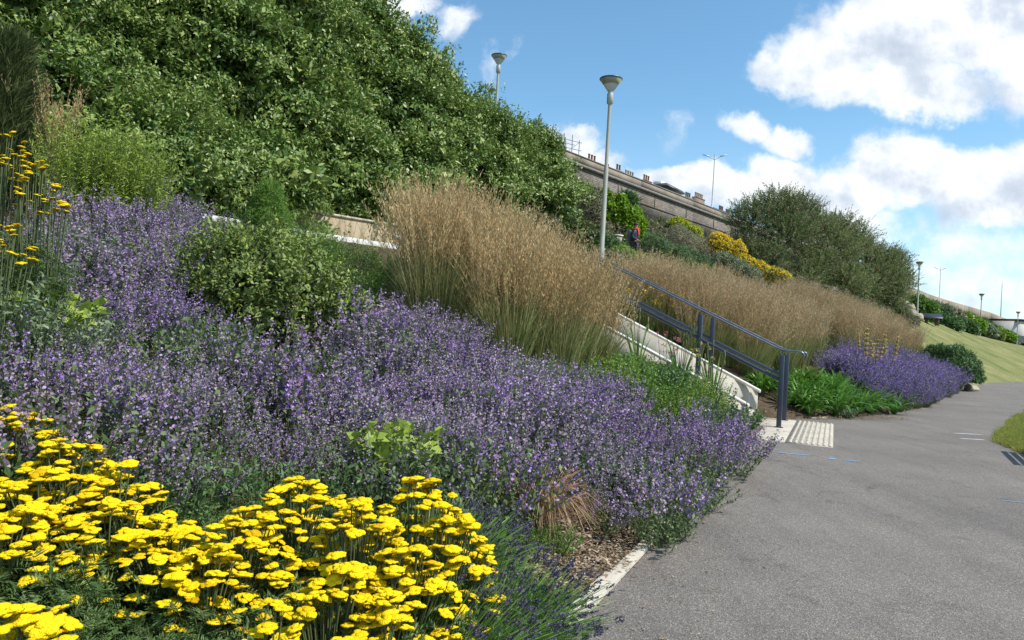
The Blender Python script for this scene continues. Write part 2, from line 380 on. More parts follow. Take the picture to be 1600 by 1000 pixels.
while sa < 33:
    ln = .9*random.uniform(.93, 1.05) if sa < 24 else .9
    a = edge_pt(sa+.006); b = edge_pt(sa+ln-.006); dd_ = (b-a)/np.linalg.norm(b-a); nn = np.array([-dd_[1], dd_[0]])
    if not (a[1] > 10.0 and a[1] < 14.6):
        jig = random.uniform(-.006, .006); hz_ = .022+random.uniform(-.004, .006)
        for w0, w1 in ((0+jig, .24+jig), (.247, .50+jig)):
            q = [a+nn*w0, b+nn*w0, b+nn*w1, a+nn*w1]
            hexa(mb, [(*p, -.05) for p in q]+[(*p, hz_+random.uniform(0, .003)) for p in q], tint=random.random())
    sa += ln
tag(bevel(mb.build('kerb', m_slab), .006, 1), kind='structure')

# stair frame: L runs up the slope, W along the path
S0 = np.array([4.1, 12.7]); sd_ = np.array([.4015, .9158]); sn = np.array([-.9158, .4015])
def sp(L, W, z): p = S0+sn*L+sd_*W; return (p[0], p[1], z)
def sbox(mb, L0, L1, W0, W1, z0, z1, mat=0, zt0=None, zt1=None, zb0=None, zb1=None):
    """box in stair frame; zt0/zt1: top height at L0/L1"""
    zt0 = z1 if zt0 is None else zt0; zt1 = z1 if zt1 is None else zt1
    zb0 = z0 if zb0 is None else zb0; zb1 = z0 if zb1 is None else zb1
    hexa(mb, [sp(L0, W1, zb0), sp(L0, W0, zb0), sp(L1, W0, zb1), sp(L1, W1, zb1), sp(L0, W1, zt0), sp(L0, W0, zt0), sp(L1, W0, zt1), sp(L1, W1, zt1)][::1], mat)
# landing pad and corduroy paving
mb = MB()
for W0, W1 in ((-1.9, -.62), (-.612, .56), (.568, 1.69)):
    sbox(mb, -.74, 0.02, W0, W1, -.06, .014)
tag(bevel(mb.build('landing', m_conc), .004, 1), kind='structure')
tp = thing('tactile_paving', sp(-1.06, -.1, .0), 'pale ribbed tactile paving strip beside the foot of the steps', 'tactile paving')
mb = MB()
for i in range(4):
    W0 = -1.9+i*.9
    sbox(mb, -1.38, -.748, W0+.002, W0+.898 if i < 3 else 1.69, -.06, .010)
o = mb.build('slab', m_conc, tp); 
mb = MB()
for i in range(8):
    L = -1.34+i*.076
    for j in range(9):
        W0 = -1.9+j*.4
        q = []
        for W in (W0+.012, min(W0+.388, 1.68)):
            for l, z in ((-.022, .010), (-.012, .021), (.012, .021), (.022, .010)): q.append(sp(L+l, W, z+.0005))
        mb.add(q, [[0, 1, 5, 4], [1, 2, 6, 5], [2, 3, 7, 6]]); mb.add(q, [[3, 2, 1, 0], [4, 5, 6, 7]])
mb.build('rib', m_conc, tp)
def rebase(root):
    """children were built in world coordinates: keep them there under the moved root"""
    M = Matrix.Translation(root.location) @ Matrix.Rotation(root.rotation_euler.z, 4, 'Z')
    def rec(o):
        for c in o.children:
            if c.parent is root: c.matrix_parent_inverse = M.inverted()
            rec(c)
    rec(root)
rebase(tp)
RZ, GO, NR1, NR2 = .16, .34, 10, 8
st = thing('staircase', sp(0, .8, 0), 'pale concrete steps between low cream side walls climbing the bank', 'steps')
mb = MB()
for i in range(NR1): sbox(mb, i*GO+.002, (i+1)*GO if i < NR1-1 else NR1*GO+1.1, -.0, 1.6, i*RZ-.35, (i+1)*RZ)
mb_l = NR1*GO+1.1
for i in range(NR2): sbox(mb, mb_l+i*GO+.002, mb_l+(i+1)*GO+(.0 if i < NR2-1 else .6), 0, 1.6, NR1*RZ+i*RZ-.35, NR1*RZ+(i+1)*RZ)
bevel(mb.build('step', m_conc, st), .008, 2)
def side_wall(W0, W1, front, hz0, name):
    mb = MB(); sl_ = RZ/GO
    L1 = NR1*GO
    sbox(mb, front, L1, W0, W1, 0, 0, 0, hz0, hz0+(L1-front)*sl_, -.25, L1*sl_-.45)
    sbox(mb, L1+.002, mb_l, W0, W1, L1*sl_-.45, hz0+(L1-front)*sl_)
    z2 = hz0+(L1-front)*sl_
    sbox(mb, mb_l+.002, mb_l+NR2*GO, W0, W1, 0, 0, 0, z2, z2+NR2*GO*sl_, NR1*RZ-.45, NR1*RZ+NR2*RZ-.5)
    wl = mb.build('side_wall', m_render, st)
    mb = MB(); e = .035
    n = 3
    for k in range(n):
        a = front-.05+(L1-front+.05)*k/n+(.003 if k else 0); b = front-.05+(L1-front+.05)*(k+1)/n-.003
        za = hz0+(a-front)*sl_; zb = hz0+(b-front)*sl_
        sbox(mb, a, b, W0-e, W1+e, 0, 0, 0, za+.055, zb+.055, za+.002, zb+.002)
    sbox(mb, L1+.003, mb_l, W0-e, W1+e, z2+.002, z2+.055)
    for k in range(2):
        a = mb_l+NR2*GO*k/2+.003; b = mb_l+NR2*GO*(k+1)/2-.003
        sbox(mb, a, b, W0-e, W1+e, 0, 0, 0, z2+(a-mb_l)*sl_+.055, z2+(b-mb_l)*sl_+.055, z2+(a-mb_l)*sl_+.002, z2+(b-mb_l)*sl_+.002)
    bevel(mb.build('coping', m_cope, wl), .008, 2)
side_wall(-.16, -.003, 0.0, .34, 'near'); side_wall(1.603, 1.76, -.02, .50, 'far')
rebase(st)

def handrail(W, label):
    root = thing('handrail', sp(-.53, W, .014), label, 'handrail', 'handrails of the steps')
    sl_ = .455; z_ = lambda L: 1.31+(L+.53)*sl_
    for L in (-.53, .86, 2.85):
        base = .014 if L < 0 else (math.floor(L/GO)+1)*RZ
        mb = MB(); top = z_(L)-.075
        sbox(mb, L-.038, L+.038, W-.055, W+.055, base, top); sbox(mb, L-.07, L+.07, W-.07, W+.07, base-.001, base+.008)
        pst = bevel(mb.build('post', m_steel, root), .005, 2)
        mb = MB(); tube(mb, [sp(L, W, top-.002), sp(L, W, z_(L)-.01)], .011, 10); mb.build('bracket', m_alu, pst)
    pts = [sp(-.86, W, 1.20), sp(-.875, W, 1.25), sp(-.855, W, 1.295), sp(-.80, W, 1.312), sp(-.62, W, 1.314), sp(-.53, W, 1.322)]
    for L in np.linspace(-.4, 2.95, 12): pts.append(sp(L, W, z_(L)+.004))
    mb = MB(); tube(mb, pts, .0165, 14); mb.build('top_rail', m_alu, root, smooth=True)
    mb = MB(); off_ = .50
    tube(mb, [sp(L, W, z_(L)-off_) for L in np.linspace(-.50, 2.95, 8)], .034, 14); mr = mb.build('mid_rail', m_steel, root, smooth=True)
    for L in (.16, 1.55):
        mb = MB(); tube(mb, [sp(L-.012, W, z_(L-.012)-off_), sp(L+.012, W, z_(L+.012)-off_)], .039, 14); mb.build('joint', m_steel, mr)
    rebase(root)
handrail(.06, 'slate blue handrail on the nearer side of the steps, its post on the landing')
handrail(1.5, 'slate blue handrail on the farther side of the steps, beside the tall cream wall')

m_bluep = plain('blue_paint', (.10, .26, .48), (.17, .31, .44), rough=.8, scale=60)
m_whitep = plain('white_paint', (.55, .55, .53), (.30, .30, .29), rough=.8, scale=30)
def mark(name, label, cat, c, ln, wd, ang, m, grp):
    mb = MB(); n = 14; a = np.array([math.cos(ang), math.sin(ang)]); b = np.array([-a[1], a[0]])
    c = np.array(c); V = []
    for i in range(n+1):
        f = i/n; tpr = min(1, 6*f+.25, 6*(1-f)+.25); hw = wd/2*tpr*random.uniform(.7, 1.15)
        p = c+a*(f-.5)*ln+b*random.uniform(-.1, .1)*wd
        V += [(*(p+b*hw), .0045), (*(p-b*hw), .0045)]
    mb.add(V, [[2*i, 2*i+1, 2*i+3, 2*i+2] for i in range(n)]); tag(mb.build(name, m), label, cat, grp)
mark('paint_mark', 'longest blue painted dash, on the asphalt beside the bushy plants by the steps', 'paint mark', (3.72, 9.55), .42, .06, R(-12), m_bluep, 'blue survey marks on the path')
mark('paint_mark', 'short blue painted square dash between the other two blue marks', 'paint mark', (4.12, 9.33), .09, .11, R(-10), m_bluep, 'blue survey marks on the path')
mark('paint_mark', 'blue painted dash on the asphalt below the ribbed paving', 'paint mark', (4.33, 9.26), .2, .055, R(-8), m_bluep, 'blue survey marks on the path')
mark('paint_mark', 'faint thin blue line on the open asphalt below the bench shadow', 'paint mark', (5.05, 7.15), .42, .028, R(-10), m_bluep, 'blue survey marks on the path')
mark('paint_mark', 'white smear on the asphalt, farther of the pair near the turf verge', 'paint mark', (8.35, 13.4), .55, .09, R(5), m_whitep, 'white marks on the path')
mark('paint_mark', 'white smear on the asphalt, the nearer of the pair short of the turf verge', 'paint mark', (7.9, 12.55), .42, .10, R(0), m_whitep, 'white marks on the path')

# ------------------------------------------------------------------ upper path: white edging and low wall
def strip_thing(name, label, cat, base, o0, o1, z0, z1, m, i0, i1, coping=None):
    root = thing(name, tuple(base[i0]), label, cat)
    mb = MB(); P = base[i0:i1+1]
    for i in range(len(P)-1):
        a, b = P[i], P[i+1]; d = (b-a)[:2]; d /= np.linalg.norm(d)
        def q(p, o, z): return (p[0]-d[1]*o, p[1]+d[0]*o, p[2]+z)
        hexa(mb, [q(a, o0, z0), q(b, o0, z0), q(b, o1, z0), q(a, o1, z0), q(a, o0, z1), q(b, o0, z1), q(b, o1, z1), q(a, o1, z1)])
    mb.build(name.split('_')[-1] if name != 'retaining_wall' else 'wall_face', m, root)
    if coping:
        mb = MB()
        for i in range(len(P)-1):
            a, b = P[i], P[i+1]; d = (b-a)[:2]; d /= np.linalg.norm(d)
            def q(p, o, z): return (p[0]-d[1]*o, p[1]+d[0]*o, p[2]+z)
            hexa(mb, [q(a, o0-.03, z1+.002), q(b, o0-.03, z1+.002), q(b, o1+.03, z1+.002), q(a, o1+.03, z1+.002), q(a, o0-.03, z1+coping), q(b, o0-.03, z1+coping), q(b, o1+.03, z1+coping), q(a, o1+.03, z1+coping)])
        mb.build('coping', m_cope2, root)
    rebase(root)
m_cope2 = plain('buff_coping', (.40, .34, .26), (.48, .42, .33), rough=.85, scale=5)
m_buff = plain('buff_render', (.30, .235, .155), (.38, .31, .215), rough=.9, scale=1.2, bump=.2, bscale=30, spec=.15, streak=(1, 1, .4))
m_white = plain('white_edging_paint', (.42, .41, .38), (.60, .59, .56), rough=.8, scale=5, bump=.1)
strip_thing('path_edging', 'white painted edging of the upper path showing behind the flower bed', 'edging', RL[1], -.07, .02, -.2, .07, m_white, 20, 72)
strip_thing('retaining_wall', 'low buff retaining wall at the foot of the big evergreen thicket', 'wall', RL[2], .05, .3, -.3, .70, m_buff, 20, 78, .05)

# ------------------------------------------------------------------ promenade wall
WL = [(3.93+m*WD[0], 55+m*WD[1]) for m in (-60, -40, -20, 0, 10, 20, 30, 45, 60, 75, 90)]+[(75.5, 145), (89.65, 162.5), (102, 176.5), (115.5, 190.5), (131.3, 206), (146, 221)]
WL = np.array(WL, float)
def brickmat():
    m, t, b, out = newmat('grey_brick'); tc = t.N('ShaderNodeTexCoord')
    at_ = t.N('ShaderNodeAttribute', attribute_name='uvw', attribute_type='GEOMETRY')
    br = t.N('ShaderNodeTexBrick', i_Scale=1.0); br.inputs['Brick Width'].default_value = .46; br.inputs['Row Height'].default_value = .15; br.inputs['Mortar Size'].default_value = .02
    br.inputs['Color1'].default_value = (.145, .128, .108, 1); br.inputs['Color2'].default_value = (.235, .205, .172, 1); br.inputs['Mortar'].default_value = (.10, .088, .078, 1)
    t.L(at_.outputs['Vector'], br.inputs['Vector'])
    n = t.ramp(t.noise(.35, 6, .65, at_.outputs['Vector']), [(.35, (.72, .70, .68)), (.5, (1, 1, 1)), (.66, (1.18, 1.05, .95))])
    n2 = t.ramp(t.noise(2.5, 4, .7, at_.outputs['Vector']), [(.35, (.8, .8, .8)), (.65, (1.15, 1.12, 1.1))])
    c = t.mix(1., t.mix(1., br.outputs['Color'], n, 'MULTIPLY'), n2, 'MULTIPLY'); t.L(c, b.inputs['Base Color']); b.inputs['Roughness'].default_value = .9
    bp = t.N('ShaderNodeBump', i_Strength=.6, i_Distance=.03); t.L(br.outputs['Fac'], bp.inputs['Height']); bp.invert = True; t.L(bp.outputs[0], b.inputs['Normal'])
    return m
m_brick = brickmat()
m_parap = plain('weathered_parapet', (.17, .14, .105), (.29, .24, .185), rough=.9, scale=.8, bump=.3, bscale=8, streak=(1, 1, .35))
m_corn = plain('cornice_stone', (.14, .125, .11), (.22, .195, .17), rough=.8, scale=2)
m_band = plain('dark_course', (.07, .055, .045), (.13, .10, .08), rough=.9, scale=4)
m_plinth = plain('pale_flint_render', (.30, .26, .20), (.44, .40, .33), rough=.9, scale=1.5, bump=.5, bscale=6)
def wall_run(mb, P, o0, o1, z0, z1, mat=0, ends=True, uvw=None, zf=None):
    s = 0
    for i in range(len(P)-1):
        a, b = P[i], P[i+1]; L_ = np.linalg.norm(b-a); d = (b-a)/L_
        q = lambda p, o, z: (p[0]-d[1]*o, p[1]+d[0]*o, z)
        za, zb = (z1, z1) if zf is None else (zf[i], zf[i+1])
        V = [q(a, o0, z0), q(b, o0, z0), q(b, o1, z0), q(a, o1, z0), q(a, o0, za), q(b, o0, zb), q(b, o1, zb), q(a, o1, za)]
        hexa(mb, V, mat)
        if uvw is not None: uvw += [(s, z0, 0), (s+L_, z0, 0), (s+L_, z0, .3), (s, z0, .3), (s, za, 0), (s+L_, zb, 0), (s+L_, zb, .3), (s, za, .3)]
        s += L_
pw = thing('promenade_wall', (WL[3][0], WL[3][1], 9.5), 'long brown brick promenade wall with a rounded stone cornice along the clifftop', 'wall')
P = WL[:11]
mb = MB(); uv = []; wall_run(mb, P, 0, .8, 11.7, 14.1, uvw=uv); o = mb.build('brick_face', m_brick, pw)
a = o.data.attributes.new('uvw', 'FLOAT_VECTOR', 'POINT'); a.data.foreach_set('vector', np.array(uv, np.float32).ravel())
mb = MB(); wall_run(mb, P, -.02, .5, 14.35, 14.93); 
for i in range(len(P)-1): pass
pp = mb.build('parapet', m_parap, pw)
mb = MB(); wall_run(mb, P, -.06, .56, 14.933, 15.02); mb.build('coping', m_corn, pp)
mb = MB(); wall_run(mb, P, -.02, .5, 14.102, 14.348); wall_run(mb, P, -.10, -.021, 14.12, 14.16)
d_ = np.array([WD[1], -WD[0]])
tube(mb, [(p[0]+d_[0]*.10, p[1]+d_[1]*.10, 14.24) for p in P], .13, 10); mb.build('cornice', m_corn, pw, smooth=False)
mb = MB(); wall_run(mb, P, -.05, -.002, 12.95, 13.06); mb.build('string_course', m_band, pw)
mb = MB()
for m_ in np.arange(-18, 92, 6.1):   # downpipes / expansion joints
    p = np.array([3.93+m_*WD[0], 55+m_*WD[1]])+d_*.03; box(mb, (p[0], p[1], 13.52), (.06, .05, .88), rz=math.atan2(WD[1], WD[0])); 
mb.build('joint_strip', m_band, pw)
mb = MB(); wall_run(mb, P, -.25, .8, 8.2, 11.698); mb.build('plinth', m_plinth, pw); rebase(pw)
# the far stretch: an overhanging band over a recessed arcade
P = WL[10:]
pd = thing('promenade_deck', (P[0][0], P[0][1], 8), 'far overhanging deck of the promenade with a shaded red brick recess below it', 'promenade deck')
zt = [15.0, 15.0, 15.0, 15.0, 14.9, 14.6, 13.9]
mb = MB(); wall_run(mb, P, -1.6, .2, 12.4, 15, zf=zt); mb.build('parapet', m_parap, pd)
mb = MB(); wall_run(mb, P, -.9, 6, 12.0, 12.398); mb.build('deck_slab', m_band, pd)
m_redbr = plain('red_brick_far', (.24, .11, .075), (.33, .17, .12), rough=.9, scale=.3)
mb = MB(); wall_run(mb, P, 3.0, 3.6, 5, 11.998); mb.build('back_wall', m_redbr, pd)
for i in range(len(P)-1):
    for f in (.0, .5):
        p = P[i]*(1-f)+P[i+1]*f; mb = MB(); box(mb, (p[0], p[1], 9.5), (.6, .6, 4.99), rz=.7); mb.build('pillar', m_redbr, pd)
e = P[-1]; 
mb = MB(); hexa(mb, [(e[0], e[1], 7), (e[0]+17, e[1]+20, 7), (e[0]+14, e[1]+23, 7), (e[0]-3, e[1]+3, 7), (e[0], e[1], 13.7), (e[0]+17, e[1]+20, 9.6), (e[0]+14, e[1]+23, 9.6), (e[0]-3, e[1]+3, 13.7)])
mb.build('ramp_wall', m_parap, pd); rebase(pd)
# promenade ground behind the wall
mb = MB(); q = np.concatenate([WL+np.array([-.77, .636])*.85, (WL+np.array([-.77, .636])*160)[::-1]])
mb.add(np.c_[q, np.full(len(q), 13.9)], [list(range(len(q)))[::-1]]); tag(mb.build('road', m_parap), kind='structure')

# ------------------------------------------------------------------ street lamps
def make_lamp(H):
    root = thing('street_lamp', (0, 0, 0), '', 'street lamp', 'cone-headed lamps along the upper path')
    mb = MB(); lathe(mb, [(.085, -.1), (.085, .9), (.068, .95), (.062, H*.55), (.05, H*.57), (.044, H-.72)], 14); mb.build('pole', m_post, root, smooth=True)
    mb = MB(); lathe(mb, [(.05, H-.72), (.085, H-.70), (.088, H-.45), (.07, H-.40), (.075, H-.36)], 16); mb.build('lamp_housing', m_alu2, root, smooth=True)
    mb = MB(); lathe(mb, [(.06, H-.36), (.10, H-.34), (.19, H-.20), (.195, H-.195), (.19, H-.19), (.09, H-.33)], 24, caps=False); mb.build('lower_cone', m_frost, root, smooth=True)
    mb = MB(); lathe(mb, [(.195, H-.19), (.305, H-.055), (.298, H-.05), (.188, H-.185)], 28, caps=False); mb.build('lamp_shade', m_smoke, root, smooth=True)
    mb = MB(); lathe(mb, [(.306, H-.056), (.315, H-.045), (.312, H-.022), (.22, H+.012), (.0001, H+.025)], 28, caps=False)
    lathe(mb, [(.302, H-.056), (.0001, H-.04)], 28, caps=False); mb.build('lid', m_dark, root, smooth=False)
    return root
def glassy(name, col, alpha):
    m, t, b, out = newmat(name); b.inputs['Base Color'].default_value = (*col, 1); b.inputs['Roughness'].default_value = .25; b.inputs['Alpha'].default_value = alpha; return m
m_alu2 = plain('lamp_grey', (.34, .37, .36), (.44, .47, .46), rough=.45, metal=.2)
m_frost = glassy('frosted_cone', (.55, .62, .68), .85); m_smoke = glassy('dusty_lens', (.26, .25, .17), .93)
def copy_tree(o, parent=None):
    c = o.copy(); COL.objects.link(c)
    if parent is not None: c.parent = parent
    for ch in o.children: copy_tree(ch, c)
    return c
LAMPS = [((938, 398, 20), (955, 122, 20), 'tall lamp column with a cone head rising behind the top of the handrail'),
         ((777, 250, 29), (780, 86, 29), 'cone-headed lamp whose head alone rises above the big evergreen thicket'),
         ((1433, 500, 64), (1437, 409, 64), 'cone-headed lamp beside the pale rocks at the end of the tamarisk'),
         ((1531, 527, 88), (1534, 459, 88), 'cone-headed lamp among the yellow-green bushes above the far lawn'),
         ((1589, 540, 108), (1591, 487, 108), 'farthest cone-headed lamp, in front of the small white building')]
srcl = list(LAMPS)
for i, (b_, t_, lab) in enumerate(LAMPS):
    tp_ = at(*t_); gzz = gz(tp_.x, tp_.y, 4); H = tp_.z-gzz
    o = make_lamp(H); o.location = (tp_.x, tp_.y, gzz); o['label'] = lab
def make_twin(Hh, arms=True):
    root = thing('street_lamp', (0, 0, 0), '', 'street lamp', 'promenade lighting columns')
    m = m_postw
    mb = MB(); lathe(mb, [(.14, -.1), (.14, 1.4), (.09, 1.5), (.06, Hh)], 12); mb.build('pole', m, root, smooth=True)
    for s in ((-1, 1) if arms else ()):
        mb = MB(); tube(mb, [(0, 0, Hh-.55), (s*.35, 0, Hh-.35), (s*.62, 0, Hh-.22)], .035, 8); ar = mb.build('arm', m, root)
        mb = MB(); hexa(mb, [(s*.55, -.09, Hh-.26), (s*1.25, -.09, Hh-.08), (s*1.25, .09, Hh-.08), (s*.55, .09, Hh-.26), (s*.55, -.07, Hh-.16), (s*1.25, -.07, Hh-.02), (s*1.25, .07, Hh-.02), (s*.55, .07, Hh-.16)]); mb.build('lamp_head', m_alu2, ar)
    return root
m_postw = plain('pale_grey_column', (.50, .52, .53), (.62, .64, .65), rough=.45)
tw = make_twin(7.0)
for i, (px, py, Y, lab, arms) in enumerate([(1117, 241, 79, 'white twin-armed lamp column standing behind the brick wall near the chimney pots', True), (1470, 418, 185, 'slim twin-armed lamp column above the far deck, between the two cone-headed lamps', True)]):
    o = tw if i == 0 else copy_tree(tw)
    p = at(px, py, Y); o.location = (p.x, p.y, 13.9); o.scale = (1 if i == 0 else 1.2, 1, (p.z-13.9)/7.0); o['label'] = lab; o.rotation_euler.z = -.2
for px, py, Y, lab in [(1427, 414, 150, 'thin mast with small side fittings beside the end of the tamarisk'), (1566, 441, 225, 'thin bare mast standing at the far end of the deck')]:
    p = at(px, py, Y); r_ = thing('mast', (p.x, p.y, 13.9), lab, 'mast', 'thin masts on the promenade'); h_ = p.z-13.9
    mb = MB(); lathe(mb, [(.16, 0), (.10, h_*.5), (.07, h_)], 8); mb.build('pole', m_alu2, r_)
    if px < 1500:
        mb = MB(); box(mb, (.22, 0, h_*.72), (.3, .2, .7)); box(mb, (.2, 0, h_*.35), (.25, .2, .8)); mb.build('fitting', m_alu2, r_)
# ------------------------------------------------------------------ vegetation generators
G1 = lambda *c: list(c)
m_catleaf = leafmat('catmint_leaf', G1((.05, .09, .03), (.13, .19, .075), (.25, .31, .16)), rough=.7, trans=.3, spec=.15)
m_catflow = leafmat('catmint_flower', G1((.18, .08, .34), (.36, .205, .57), (.61, .45, .82)), rough=.7, trans=.25, spec=.1,
                    patch=G1((.22, .15, .29), (.38, .29, .46), (.56, .46, .60)), pscale=1.0, ppos=(.39, .58))
m_calyx = leafmat('catmint_calyx', G1((.13, .10, .13), (.28, .22, .25), (.44, .37, .36)), rough=.8, trans=.15, spec=.1)
m_stem = leafmat('green_stem', G1((.07, .10, .035), (.14, .17, .07)), rough=.6, trans=.1)
m_grassblade = leafmat('grass_blade', G1((.07, .12, .03), (.17, .22, .065), (.30, .31, .12), (.46, .40, .19)), rough=.5, trans=.3)
m_grassstem = leafmat('grass_stem', G1((.16, .19, .06), (.34, .30, .13), (.50, .42, .22)), rough=.5, trans=.2)
m_panicle = leafmat('grass_panicle', G1((.32, .20, .10), (.51, .36, .18), (.68, .52, .30)), rough=.8, trans=.3, spec=.1, objvar=.5)
m_yarrow = None
def yarrowmat():
    m, t, b, out = newmat('yarrow_yellow'); g = t.N('ShaderNodeTexCoord'); oi = t.N('ShaderNodeObjectInfo')
    vo = t.N('ShaderNodeTexVoronoi', i_Scale=260.0); t.L(g.outputs['Object'], vo.inputs['Vector'])
    c = t.ramp(vo.outputs['Distance'], [(.0, (.95, .76, .018)), (.55, (.85, .60, .010)), (.9, (.48, .30, .004))])
    c2 = t.ramp(oi.outputs['Random'], [(0, (.66, .56, .5)), (.04, (.92, .86, .75)), (.15, (1, .98, .92)), (.7, (1, 1, 1)), (1, (1.02, 1.08, 1.3))]); c = t.mix(1., c, c2, 'MULTIPLY')
    t.L(c, b.inputs['Base Color']); b.inputs['Roughness'].default_value = .85; b.inputs['Specular IOR Level'].default_value = .05
    bp = t.N('ShaderNodeBump', i_Strength=.9, i_Distance=.003); bp.invert = True; t.L(vo.outputs['Distance'], bp.inputs['Height']); t.L(bp.outputs[0], b.inputs['Normal'])
    return m
m_yarrow = yarrowmat()
m_yleaf = leafmat('yarrow_leaf', G1((.05, .095, .025), (.105, .17, .05), (.20, .27, .10)), rough=.6, trans=.25, spec=.2)
m_lavgreen = leafmat('lavender_stem', G1((.07, .16, .03), (.14, .27, .05), (.24, .38, .11)), rough=.5, trans=.2)
m_lavspike = leafmat('lavender_spike', G1((.06, .055, .08), (.11, .10, .15), (.19, .17, .24)), rough=.8, trans=.1)
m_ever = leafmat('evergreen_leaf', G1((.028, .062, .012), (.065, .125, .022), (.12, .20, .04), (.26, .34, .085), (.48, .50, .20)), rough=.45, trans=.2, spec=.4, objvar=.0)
m_ever_y = leafmat('ivy_leaf', G1((.10, .20, .012), (.19, .33, .025), (.32, .45, .05)), rough=.4, trans=.3, spec=.35)
m_tam = leafmat('tamarisk_frond', G1((.06, .095, .035), (.125, .17, .065), (.21, .26, .105), (.32, .34, .16)), rough=.8, trans=.2, spec=.1)
m_conif = leafmat('conifer_needle', G1((.035, .055, .02), (.075, .10, .035), (.13, .16, .06)), rough=.8, trans=.1, spec=.1)
m_tamfl = leafmat('tamarisk_plume', G1((.22, .16, .11), (.32, .25, .17), (.40, .33, .24)), rough=.8, trans=.25, spec=.1)
m_bark = plain('bark', (.06, .045, .032), (.12, .09, .065), rough=.95, scale=12, bump=.6, bscale=30, spec=.1)
m_twig = plain('pale_twig', (.16, .12, .085), (.25, .20, .15), rough=.9, scale=12, spec=.1)
m_herb = leafmat('fresh_leaf', G1((.07, .15, .025), (.14, .26, .04), (.25, .38, .08)), rough=.45, trans=.3)
m_herby = leafmat('yellowgreen_leaf', G1((.16, .25, .035), (.28, .38, .06), (.42, .50, .11)), rough=.5, trans=.3)
m_grey = leafmat('greygreen_leaf', G1((.10, .14, .08), (.19, .25, .14), (.32, .37, .24)), rough=.7, trans=.2, spec=.15)
m_olive = leafmat('olive_leaf', G1((.06, .10, .02), (.12, .18, .04), (.20, .26, .07), (.32, .27, .10)), rough=.5, trans=.2)
m_dgreen = leafmat('deepgreen_leaf', G1((.04, .09, .03), (.08, .16, .05), (.15, .24, .08)), rough=.5, trans=.2)
m_brush = leafmat('dry_twiggy_leaf', G1((.17, .15, .10), (.28, .25, .17), (.40, .37, .26)), rough=.8, trans=.15, spec=.1)
m_strap = leafmat('strap_leaf', G1((.05, .14, .02), (.09, .22, .03), (.17, .33, .05)), rough=.35, trans=.25, spec=.45)
m_dead = leafmat('dead_straw', G1((.20, .115, .06), (.34, .215, .125), (.54, .40, .25)), rough=.8, trans=.2, spec=.1)
m_yfl = leafmat('yellow_flower', G1((.62, .42, .01), (.80, .58, .02), (.88, .70, .08)), rough=.8, trans=.3, spec=.05)
m_cream = leafmat('cream_flower', G1((.50, .38, .14), (.66, .55, .24)), rough=.8, trans=.3, spec=.05)
m_pink = leafmat('pink_flower', G1((.52, .12, .20), (.66, .26, .34)), rough=.8, trans=.3, spec=.05)
m_gturf = leafmat('turf_blade', G1((.18, .24, .045), (.32, .35, .08), (.50, .45, .17)), rough=.7, trans=.25, spec=.1)

def scatter(name, protos, pts, rot, scl, ids, kind='stuff', label=None, cat=None):
    """one object that instances the prototype meshes on points"""
    pc = bpy.data.collections.new(name+'_kinds')
    for i, p in enumerate(protos): p.name = f'{name}_{i:02d}'; pc.objects.link(p)
    me = bpy.data.meshes.new(name); n = len(pts)
    me.vertices.add(n); me.vertices.foreach_set('co', np.asarray(pts, np.float32).ravel())
    a = me.attributes.new('rot', 'FLOAT_VECTOR', 'POINT'); a.data.foreach_set('vector', np.asarray(rot, np.float32).ravel())
    a = me.attributes.new('scl', 'FLOAT', 'POINT'); a.data.foreach_set('value', np.asarray(scl, np.float32))
    a = me.attributes.new('pick', 'INT', 'POINT'); a.data.foreach_set('value', np.asarray(ids, np.int32))
    o = link(bpy.data.objects.new(name, me)); tag(o, label, cat, kind=kind)
    ng = bpy.data.node_groups.new(name+'_nodes', 'GeometryNodeTree')
    ng.interface.new_socket('Geometry', in_out='INPUT', socket_type='NodeSocketGeometry'); ng.interface.new_socket('Geometry', in_out='OUTPUT', socket_type='NodeSocketGeometry')
    N = ng.nodes; gi = N.new('NodeGroupInput'); go = N.new('NodeGroupOutput'); ci = N.new('GeometryNodeCollectionInfo'); ci.inputs['Collection'].default_value = pc
    ci.inputs['Separate Children'].default_value = True; ci.inputs['Reset Children'].default_value = True
    ip = N.new('GeometryNodeInstanceOnPoints'); ip.inputs['Pick Instance'].default_value = True
    def att(nm, ty):
        q = N.new('GeometryNodeInputNamedAttribute'); q.data_type = ty; q.inputs['Name'].default_value = nm; return q.outputs['Attribute']
    er = N.new('FunctionNodeEulerToRotation')
    ng.links.new(gi.outputs[0], ip.inputs['Points']); ng.links.new(ci.outputs[0], ip.inputs['Instance'])
    ng.links.new(att('pick', 'INT'), ip.inputs['Instance Index']); ng.links.new(att('rot', 'FLOAT_VECTOR'), er.inputs[0]); ng.links.new(er.outputs[0], ip.inputs['Rotation'])
    ng.links.new(att('scl', 'FLOAT'), ip.inputs['Scale']); ng.links.new(ip.outputs[0], go.inputs[0])
    md = o.modifiers.new('scatter', 'NODES'); md.node_group = ng
    return o
def proto(mb, name, mats): return bpy.data.objects.new(name, mb.mesh(name, mats))
def inpoly(x, y, poly):
    c = False; n = len(poly); j = n-1
    for i in range(n):
        xi, yi = poly[i]; xj, yj = poly[j]
        if (yi > y) != (yj > y) and x < (xj-xi)*(y-yi)/(yj-yi)+xi: c = not c
        j = i
    return c
def fill(poly, spacing, jit=.45, rr=None):
    rr = rr or random
    xs = [p[0] for p in poly]; ys = [p[1] for p in poly]; out = []
    y = min(ys); k = 0
    while y < max(ys):
        x = min(xs)+(spacing*.5 if k % 2 else 0)
        while x < max(xs):
            a, b = x+rr.uniform(-jit, jit)*spacing, y+rr.uniform(-jit, jit)*spacing
            if inpoly(a, b, poly): out.append((a, b))
            x += spacing
        y += spacing*.87; k += 1
    return out

